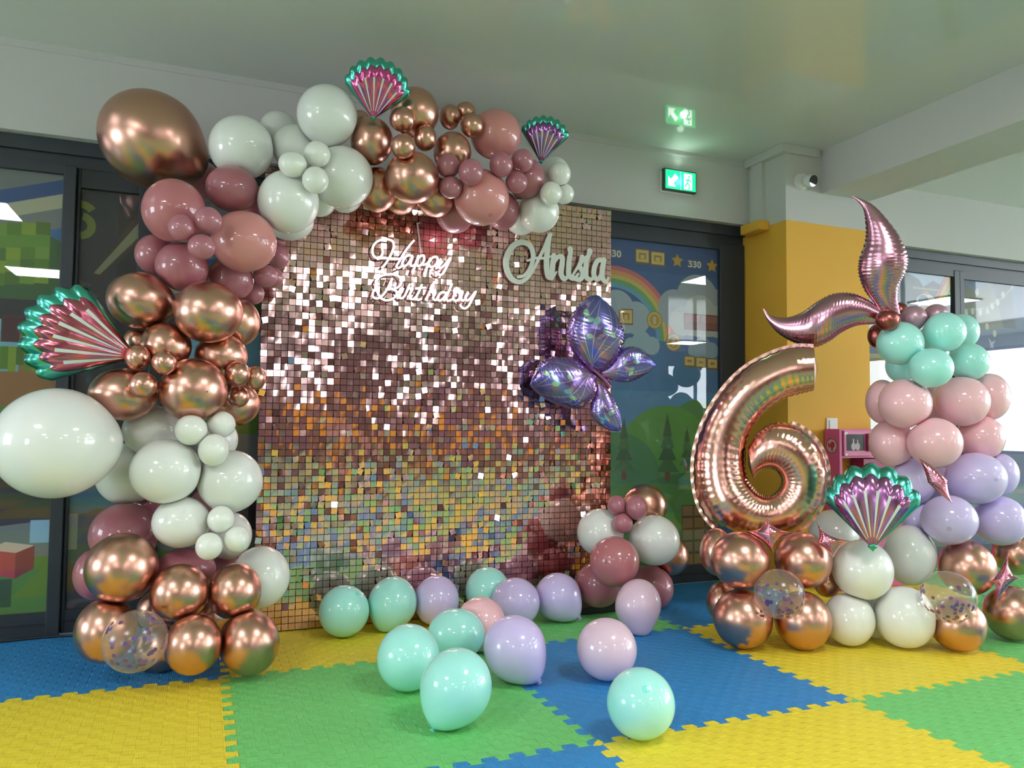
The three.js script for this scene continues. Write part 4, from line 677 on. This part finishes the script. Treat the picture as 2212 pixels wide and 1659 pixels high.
// number six
{
  const s = SHAPES.six, g = group('number_balloon', s.at, [s.turn[0], s.turn[1], 0]); tag(g, 'large holographic rose gold foil balloon shaped like a number six', 'balloon');
  const grain = dataMap(512, 512, () => 0.35 + 0.65 * rnd()); grain.repeat.set(3, 7);
  const flecks = dataMap(512, 1024, (u, v) => {   // holographic foil: tiny embossed flecks of many hues
    const h = rnd() * 6.283 + 3 * Math.sin(u * 25.1) + 2 * Math.sin(v * 31.4), a = 0.24 * (0.4 + 0.6 * rnd());
    return [0.90 + a * Math.cos(h) * 0.5, 0.68 + a * Math.cos(h + 2.1), 0.62 + a * 1.3 * Math.cos(h + 4.2)];
  }, true);
  flecks.repeat.set(2, 4);
  const holo = foilMat(1, 1, 1, 0.11, { map: flecks, iridescence: 1, iridescenceIOR: 1.7, iridescenceThicknessRange: [300, 900], bumpMap: grain, bumpScale: 0.00015 });
  mesh('body', rails(s.outer, s.inner, { thick: 0.9, along: 720, around: 36, pleat: 0.035, waves: 60, capped: true }), holo, g);
  const seam = new THREE.CatmullRomCurve3(s.outer.map(([x, y]) => V(x, y, 0)), false, 'centripetal');
  const NS = 300, pos = [], idx = [];
  for (let i = 0; i <= NS; i++) { const t = i / NS * 0.86, p = seam.getPoint(t), d = seam.getTangent(t), w = 0.009 + 0.0015 * Math.sin(i * 1.7); pos.push(p.x + d.y * 0.012, p.y - d.x * 0.012, 0, p.x - d.y * w, p.y + d.x * w, 0.0015 * Math.sin(i * 0.9)); }
  for (let i = 0; i < NS; i++) idx.push(2 * i, 2 * i + 2, 2 * i + 1, 2 * i + 1, 2 * i + 2, 2 * i + 3);
  const q = new THREE.BufferGeometry(); q.setAttribute('position', new THREE.Float32BufferAttribute(pos, 3)); q.setIndex(idx); q.computeVertexNormals();
  mesh('seam_flange', q, foilMat(0.80, 0.46, 0.38, 0.25, { side: THREE.DoubleSide }), g);
}
// mermaid tail
{
  const s = SHAPES.tail, g = group('mermaid_tail_balloon', s.at, [s.turn[0], s.turn[1], 0]); tag(g, 'pink foil mermaid tail with two curled fins on top of the right column', 'balloon');
  const m = foilMat(0.60, 0.30, 0.40, 0.2);
  mesh('fin', rails(s.a_l, s.a_r, { thick: 0.62, along: 260, pleat: 0.05, waves: 34 }), m, g);
  mesh('fin', rails(s.b_l, s.b_r, { thick: 0.62, along: 260, pleat: 0.04, waves: 40 }), m, g);
}
// butterfly
{
  const s = SHAPES.butterfly, g = group('butterfly_balloon', s.at, [s.turn[0], s.turn[1], 0]); tag(g, 'violet foil butterfly balloon in front of the sequin wall edge', 'balloon');
  const wing = canvas(512, 512, (c) => {
    for (let i = 0; i < 64; i++) { const t = i / 63; c.fillStyle = `rgb(${Math.round(168 + (112 - 168) * t)},${Math.round(128 - 4 * t)},${Math.round(186 + 24 * t)})`; c.fillRect(0, 512 - (i + 1) * 8, 512, 9); }
    c.strokeStyle = '#d8c4e8'; c.lineWidth = 3;
    for (const half of [0, 256]) for (let k = 0; k < 5; k++) { const x = half + 30 + k * 48; c.beginPath(); c.moveTo(half + 128, 512); c.bezierCurveTo(half + 128, 380, x, 320, x + 10 * Math.sin(k * 3), 60); c.stroke(); if (k % 2) { c.beginPath(); c.moveTo(x, 260); c.quadraticCurveTo(x + 30, 180, x + 38, 60); c.stroke(); } }
    const drops = ['#b9e0c0', '#a7d0d8', '#d6d8b0', '#9fb8e0', '#cfa8d8'];
    for (const half of [0, 256]) for (let k = 0; k < 12; k++) { c.fillStyle = drops[k % 5]; c.save(); c.translate(half + 30 + rnd() * 200, 80 + rnd() * 260); c.rotate(0.5 - rnd()); c.beginPath(); c.ellipse(0, 0, 6 + rnd() * 5, 14 + rnd() * 14, 0, 0, 7); c.fill(); c.restore(); }
  });
  const m = phys({ map: wing, metalness: 0.9, roughness: 0.2, iridescence: 0.6, iridescenceIOR: 1.5, iridescenceThicknessRange: [200, 420] });
  const opts = { thick: 0.5, along: 220, pleat: 0.05, waves: 22 };
  [['w1l', 'w1r', 0.02], ['w2l', 'w2r', 0.03], ['w3l', 'w3r', 0.0], ['w4l', 'w4r', 0.01]].forEach(([a, b, z]) => { const o = mesh('wing', rails(s[a], s[b], opts), m, g); o.position.z = z; });
  mesh('abdomen', new THREE.TubeGeometry(new THREE.CatmullRomCurve3(s.body.map(([x, y], i) => V(x, y, 0.03 - i * 0.01))), 24, 0.014, 10), foilMat(0.42, 0.16, 0.34, 0.2), g);
}
// little foil stars
{
  const m = foilMat(0.74, 0.28, 0.38, 0.2);
  const labels = ['pink four-pointed foil star at the foot of the number six', 'pink foil star squeezed between the rose gold and white balloons', 'pink foil star hanging on the lavender balloons', 'pink foil star at the right edge over the rose gold balloons'];
  SHAPES.stars.forEach((s, k) => {
    const ring = [], n = s.tips.length;
    for (let i = 0; i < n; i++) { const a = s.tips[i], b = s.dents[i], c = s.tips[(i + 1) % n]; for (let j = 0; j < 18; j++) { const t = j / 18, q = 1 - t; const cx = 2 * b[0] - (a[0] + c[0]) / 2, cy = 2 * b[1] - (a[1] + c[1]) / 2; ring.push([q * q * a[0] + 2 * q * t * (cx * 0.85) + t * t * c[0], q * q * a[1] + 2 * q * t * (cy * 0.85) + t * t * c[1]]); } }
    const cx = s.dents.reduce((a, p) => a + p[0], 0) / n, cy = s.dents.reduce((a, p) => a + p[1], 0) / n;
    const NR = 12, pos = [], idx = [], N = ring.length, T = 0.026;
    for (const side of [1, -1]) for (let j = 0; j <= NR; j++) for (let i = 0; i < N; i++) { const r = j / NR, [x, y] = ring[i]; pos.push(cx + (x - cx) * r, cy + (y - cy) * r, side * T * Math.sqrt(Math.max(0, 1 - r * r)) * (1 + 0.05 * r * Math.sin(i * 1.9))); }
    for (let sd = 0; sd < 2; sd++) for (let j = 0; j < NR; j++) for (let i = 0; i < N; i++) { const o = sd * (NR + 1) * N, a = o + j * N + i, b = o + j * N + (i + 1) % N, c = a + N, d = b + N; if (sd) idx.push(a, c, b, b, c, d); else idx.push(a, b, c, b, d, c); }
    const q = new THREE.BufferGeometry(); q.setAttribute('position', new THREE.Float32BufferAttribute(pos, 3)); q.setIndex(idx); q.computeVertexNormals();
    const o = mesh('foil_star_balloon', q, m); o.position.set(...s.at); o.rotation.set(s.turn[1], s.turn[0], 0, 'YXZ'); tag(o, labels[k], 'balloon', 'small pink foil stars');
  });
}

// outline of a field below zero: closed loops of [x, y] by marching squares
function contours(f, x0, y0, x1, y1, h) {
  const nx = Math.ceil((x1 - x0) / h), ny = Math.ceil((y1 - y0) / h), v = new Float64Array((nx + 1) * (ny + 1)), at = (i, j) => v[j * (nx + 1) + i];
  for (let j = 0; j <= ny; j++) for (let i = 0; i <= nx; i++) v[j * (nx + 1) + i] = f(x0 + i * h, y0 + j * h) || 1e-9;
  const next = new Map(), where = new Map();
  const edge = (i, j, k) => {   // k 0 bottom, 1 right, 2 top, 3 left
    const [a, b, c, d] = [[i, j, i + 1, j], [i + 1, j, i + 1, j + 1], [i, j + 1, i + 1, j + 1], [i, j, i, j + 1]][k], key = `${a},${b},${c},${d}`;
    if (!where.has(key)) { const p = at(a, b), q = at(c, d), t = p / (p - q); where.set(key, [x0 + (a + (c - a) * t) * h, y0 + (b + (d - b) * t) * h]); }
    return key;
  };
  const table = { 1: [[3, 0]], 2: [[0, 1]], 3: [[3, 1]], 4: [[1, 2]], 5: [[3, 0], [1, 2]], 6: [[0, 2]], 7: [[3, 2]], 8: [[2, 3]], 9: [[2, 0]], 10: [[0, 1], [2, 3]], 11: [[2, 1]], 12: [[1, 3]], 13: [[1, 0]], 14: [[0, 3]] };
  for (let j = 0; j < ny; j++) for (let i = 0; i < nx; i++) {
    const c = (at(i, j) < 0 ? 1 : 0) | (at(i + 1, j) < 0 ? 2 : 0) | (at(i + 1, j + 1) < 0 ? 4 : 0) | (at(i, j + 1) < 0 ? 8 : 0);
    for (const [a, b] of table[c] ?? []) next.set(edge(i, j, a), edge(i, j, b));
  }
  const loops = [];
  while (next.size) { const first = next.keys().next().value, loop = []; let k = first; while (next.has(k)) { loop.push(where.get(k)); const n = next.get(k); next.delete(k); k = n; } if (loop.length > 8) loops.push(loop); }
  return loops;
}
function strokeField(strokes, extra = 0) {   // strokes: lists of [x, y, width]
  const dots = [];
  for (const st of strokes) { const cv = new THREE.CatmullRomCurve3(st.map(([x, y, w]) => V(x, y, w)), false, 'centripetal'), n = st.length * 9; for (let i = 0; i <= n; i++) { const p = cv.getPoint(i / n); dots.push([p.x, p.y, p.z / 2 + extra]); } }
  return (x, y) => { let m = 1; for (const [a, b, r] of dots) { const dx = x - a, dy = y - b; if (dx < m + r && dx > -m - r) { const d = Math.sqrt(dx * dx + dy * dy) - r; if (d < m) m = d; } } return m; };
}
function cutout(loops, depth, bevel) {
  const area = (l) => l.reduce((s, p, i) => { const q = l[(i + 1) % l.length]; return s + p[0] * q[1] - q[0] * p[1]; }, 0) / 2;
  const thin = (l) => l.filter((p, i) => i % 2 === 0).map(([x, y]) => new THREE.Vector2(x, y));
  const inside = (p, l) => { let c = false; for (let i = 0, j = l.length - 1; i < l.length; j = i++) if ((l[i][1] > p[1]) !== (l[j][1] > p[1]) && p[0] < (l[j][0] - l[i][0]) * (p[1] - l[i][1]) / (l[j][1] - l[i][1]) + l[i][0]) c = !c; return c; };
  const sign = Math.sign(area([...loops].sort((a, b) => Math.abs(area(b)) - Math.abs(area(a)))[0]));
  const outer = loops.filter((l) => Math.sign(area(l)) === sign), holes = loops.filter((l) => Math.sign(area(l)) !== sign);
  return new THREE.ExtrudeGeometry(outer.map((l) => { const s = new THREE.Shape(thin(l)); s.holes = holes.filter((q) => inside(q[0], l)).map((q) => new THREE.Path(thin(q))); return s; }), { depth, bevelEnabled: bevel > 0, bevelThickness: bevel, bevelSize: bevel, bevelSegments: 1 });
}
// ---------------------------------------------------------------- signs on the sequin wall
{
  const g = group('neon_sign', [0, 0, -0.525]); tag(g, 'white neon script sign reading Happy Birthday on clear acrylic', 'neon sign');
  const glow = std({ color: rgb(1, 1, 1), emissive: rgb(1, 0.97, 1), emissiveIntensity: 2.6, roughness: 0.4 }), base = std({ color: rgb(0.5, 0.5, 0.52), roughness: 0.5 });
  SHAPES.neon.forEach((st, k) => mesh('neon_tube', new THREE.TubeGeometry(new THREE.CatmullRomCurve3(st.map(([x, y], i) => V(x, y, 0.006 + (k % 3) * 0.0012)), false, 'centripetal'), st.length * 8, 0.0047, 10), glow, g));
  SHAPES.neon.forEach((st, k) => mesh('tube_base', new THREE.TubeGeometry(new THREE.CatmullRomCurve3(st.map(([x, y]) => V(x, y, 0.0005 + (k % 3) * 0.0006)), false, 'centripetal'), st.length * 8, 0.0052, 10), base, g));
  const sheet = contours(strokeField(SHAPES.neon.map((st) => st.map(([x, y]) => [x, y, 0.03]))), 0.85, 1.46, 1.36, 1.92, 0.003).filter((l) => l.length > 80);
  mesh('acrylic_backing', cutout(sheet, 0.004, 0).translate(0, 0, -0.0065), phys({ color: rgb(0.98, 0.98, 1), roughness: 0.02, transmission: 1, thickness: 0, ior: 1.49 }), g);
  for (const w of SHAPES.wires) mesh('wire', new THREE.TubeGeometry(new THREE.CatmullRomCurve3(w.map(([x, y]) => V(x, y, -0.004))), 30, 0.0012, 6), M.whitePlastic, g);
  for (const [x, y] of [[0.99, 1.74], [1.08, 1.61]]) { const l = new THREE.PointLight(rgb(1, 0.97, 1), 0.05); l.position.set(x, y, 0.04); l.castShadow = true; g.add(l); }
}
{
  const xs = SHAPES.letters.flat().map((p) => p[0]), ys = SHAPES.letters.flat().map((p) => p[1]);
  const loops = contours(strokeField(SHAPES.letters), Math.min(...xs) - 0.03, Math.min(...ys) - 0.03, Math.max(...xs) + 0.03, Math.max(...ys) + 0.03, 0.0012);
  const o = mesh('name_lettering', cutout(loops, 0.005, 0.0005), std({ color: rgb(0.62, 0.66, 0.60), roughness: 0.6 })); o.position.z = -0.54;
  tag(o, 'pale cursive cut-out name lettering mounted at the right of the sequin wall', 'lettering');
}

// ---------------------------------------------------------------- small things
{
  const g = group('exit_sign', [2.527, 2.413, WALL]); tag(g, 'glowing green emergency exit sign on the white wall', 'exit sign');
  const face = canvas(512, 260, (c) => {
    c.fillStyle = '#0fae62'; c.fillRect(0, 0, 512, 260); c.fillStyle = '#7a8a80'; c.fillRect(252, 0, 8, 260);
    c.fillStyle = '#ffffff'; c.beginPath(); c.moveTo(45, 225); c.lineTo(45, 90); c.lineTo(85, 130); c.lineTo(165, 45); c.lineTo(215, 95); c.lineTo(130, 180); c.lineTo(175, 225); c.closePath(); c.fill();
    c.fillRect(310, 25, 140, 215); c.fillStyle = '#0fae62'; c.beginPath(); c.arc(400, 62, 16, 0, 7); c.fill();
    c.lineWidth = 20; c.lineCap = 'round'; c.strokeStyle = '#0fae62'; c.beginPath(); c.moveTo(390, 95); c.lineTo(370, 150); c.lineTo(410, 185); c.lineTo(395, 230); c.moveTo(370, 150); c.lineTo(330, 200); c.moveTo(388, 100); c.lineTo(345, 115); c.moveTo(392, 100); c.lineTo(430, 130); c.stroke();
  });
  mesh('housing', box(-0.116, 0.116, -0.066, 0.066, 0, 0.03, 0.006), std({ color: rgb(0.05, 0.08, 0.065), roughness: 0.5 }), g);
  const f = new THREE.PlaneGeometry(0.214, 0.114); f.translate(0, 0, 0.0315);
  mesh('lit_face', f, std({ map: face, emissiveMap: face, emissive: rgb(1, 1, 1), emissiveIntensity: 3.2, roughness: 0.5 }), g);
  mesh('wall_plate', box(-0.13, 0.1, -0.076, 0.05, -0.0, 0.006), M.whitePlastic, g);
  mesh('lamp_strip', box(-0.03, 0.03, 0.0662, 0.0668, 0.01, 0.02), std({ color: rgb(0.8, 0.8, 0.8), emissive: rgb(0.8, 1, 0.88), emissiveIntensity: 0.8 }), g);
  const l = new THREE.SpotLight(rgb(0.75, 1, 0.85), 0.03, 0, 1.1, 0.8); l.position.set(0, 0.075, 0.03); l.target.position.set(0, 0.5, 0.14); l.castShadow = true; g.add(l, l.target);
  const p = new THREE.PointLight(rgb(0.4, 1, 0.65), 0.03); p.position.set(0, 0, 0.06); p.castShadow = true; g.add(p);
}
{
  const g = group('security_camera', [3.172, 2.4, -0.478]); tag(g, 'white dome security camera on the pillar under the ceiling', 'security camera');
  mesh('base', new THREE.CylinderGeometry(0.045, 0.05, 0.025, 40).rotateX(Math.PI / 2).translate(0, 0, 0.012), M.whitePlastic, g);
  const head = mesh('body', new THREE.LatheGeometry([[0, -0.03], [0.03, -0.028], [0.038, 0], [0.036, 0.03], [0.034, 0.034]].map(([x, y]) => new THREE.Vector2(x, y)), 40), M.whitePlastic, g);
  head.position.set(0.014, -0.004, 0.05); head.quaternion.setFromUnitVectors(V(0, 1, 0), V(0.12, -0.3, 0.94).normalize());
  mesh('lens_face', new THREE.CylinderGeometry(0.033, 0.033, 0.004, 40).translate(0, 0.034, 0), phys({ color: rgb(0.01, 0.015, 0.016), roughness: 0.15, clearcoat: 1 }), head);
}
{
  const g = group('wall_switch', [3.388, 0.953, -0.48]); tag(g, 'white square light switch on the orange pillar above the toy kitchen', 'switch');
  mesh('plate', box(-0.042, 0.042, -0.042, 0.042, 0, 0.009, 0.004), M.whitePlastic, g); mesh('rocker', box(-0.026, 0.026, -0.03, 0.03, 0.009, 0.014, 0.003), M.whitePlastic, g);
}
{
  const g = group('toy_kitchen', [3.32, 0, -0.468]); tag(g, 'pink toy kitchen with a microwave in front of the orange pillar', 'toy kitchen');
  const pink = std({ color: rgb(0.62, 0.10, 0.27), roughness: 0.45 }), light = std({ color: rgb(0.72, 0.17, 0.36), roughness: 0.4 }), deep = std({ color: rgb(0.32, 0.02, 0.10), roughness: 0.4 });
  mesh('side_panel', box(0, 0.022, 0, 0.93, 0, 0.115, 0.003), pink, g); mesh('side_panel', box(0.578, 0.6, 0, 0.93, 0, 0.115, 0.003), pink, g);
  mesh('microwave_box', box(0.022, 0.578, 0.76, 0.93, 0, 0.105, 0.004), light, g);
  const d = mesh('microwave_door', box(0.03, 0.25, 0.772, 0.922, 0.105, 0.122, 0.004), light, g);
  const pic = canvas(256, 180, (c) => { c.fillStyle = '#1c1018'; c.fillRect(0, 0, 256, 180); for (const [x, h] of [[100, 1], [160, 0.85]]) { c.fillStyle = '#b8a8b0'; c.beginPath(); c.ellipse(x, 135, 34, 42, 0, 0, 7); c.fill(); c.fillRect(x - 9, 50 + (1 - h) * 60, 18, 60); } });
  const wp = new THREE.PlaneGeometry(0.135, 0.095); wp.translate(0.115, 0.852, 0.1232); mesh('window', wp, std({ map: pic, roughness: 0.2 }), d);
  mesh('handle', box(0.195, 0.235, 0.80, 0.905, 0.122, 0.14, 0.006), deep, d);
  mesh('sticker', box(0.036, 0.056, 0.895, 0.912, 0.122, 0.1228), M.whitePlastic, d); mesh('sticker', box(0.04, 0.054, 0.776, 0.788, 0.122, 0.1228), M.whitePlastic, d);
  mesh('control_panel', box(0.26, 0.57, 0.772, 0.922, 0.105, 0.112, 0.003), light, g);
  for (const x of [0.12, 0.155]) mesh('hook', new THREE.TorusGeometry(0.016, 0.003, 8, 20, 4.2).rotateZ(-2.2).translate(x, 0.722, 0.06), M.black, g);
  mesh('cupboard', box(0.2, 0.578, 0.5, 0.755, 0.0, 0.1, 0.003), deep, g); mesh('worktop', box(0.022, 0.578, 0.47, 0.5, 0, 0.13, 0.003), light, g); mesh('lower_cabinet', box(0.022, 0.578, 0, 0.47, 0, 0.11, 0.003), pink, g);
  const mark = canvas(128, 128, (c) => { c.fillStyle = '#8e6878'; c.beginPath(); c.arc(64, 64, 63, 0, 7); c.fill(); c.fillStyle = '#c8a8b4'; c.beginPath(); c.arc(64, 64, 52, 0, 7); c.fill(); c.fillStyle = '#b02848'; c.beginPath(); c.ellipse(72, 58, 24, 28, 0.3, 0, 7); c.fill(); c.beginPath(); c.ellipse(36, 60, 10, 22, -0.3, 0, 7); c.fill(); c.fillRect(60, 80, 18, 26); });
  const lg = new THREE.CircleGeometry(0.046, 40); lg.rotateY(-Math.PI / 2); lg.translate(-0.0012, 0.831, 0.057); mesh('round_logo', lg, std({ map: mark, roughness: 0.4 }), g);
}
tag(mesh('base_plate', box(1.66, 1.98, 0.001, 0.032, -0.54, -0.37, 0.004), M.black), 'black steel base plate of the short balloon column', 'base plate');
tag(mesh('power_cable', new THREE.TubeGeometry(new THREE.CatmullRomCurve3([V(-1.6, 0.006, -0.74), V(-1.1, 0.006, -0.76), V(-0.85, 0.006, -0.79), V(-0.66, 0.006, -0.8), V(-0.5, 0.006, -0.76), V(-0.35, 0.006, -0.66)]), 80, 0.006, 8), M.black), 'black power cable lying on the blue mat along the doors', 'cable');

renderer.render(scene, camera);
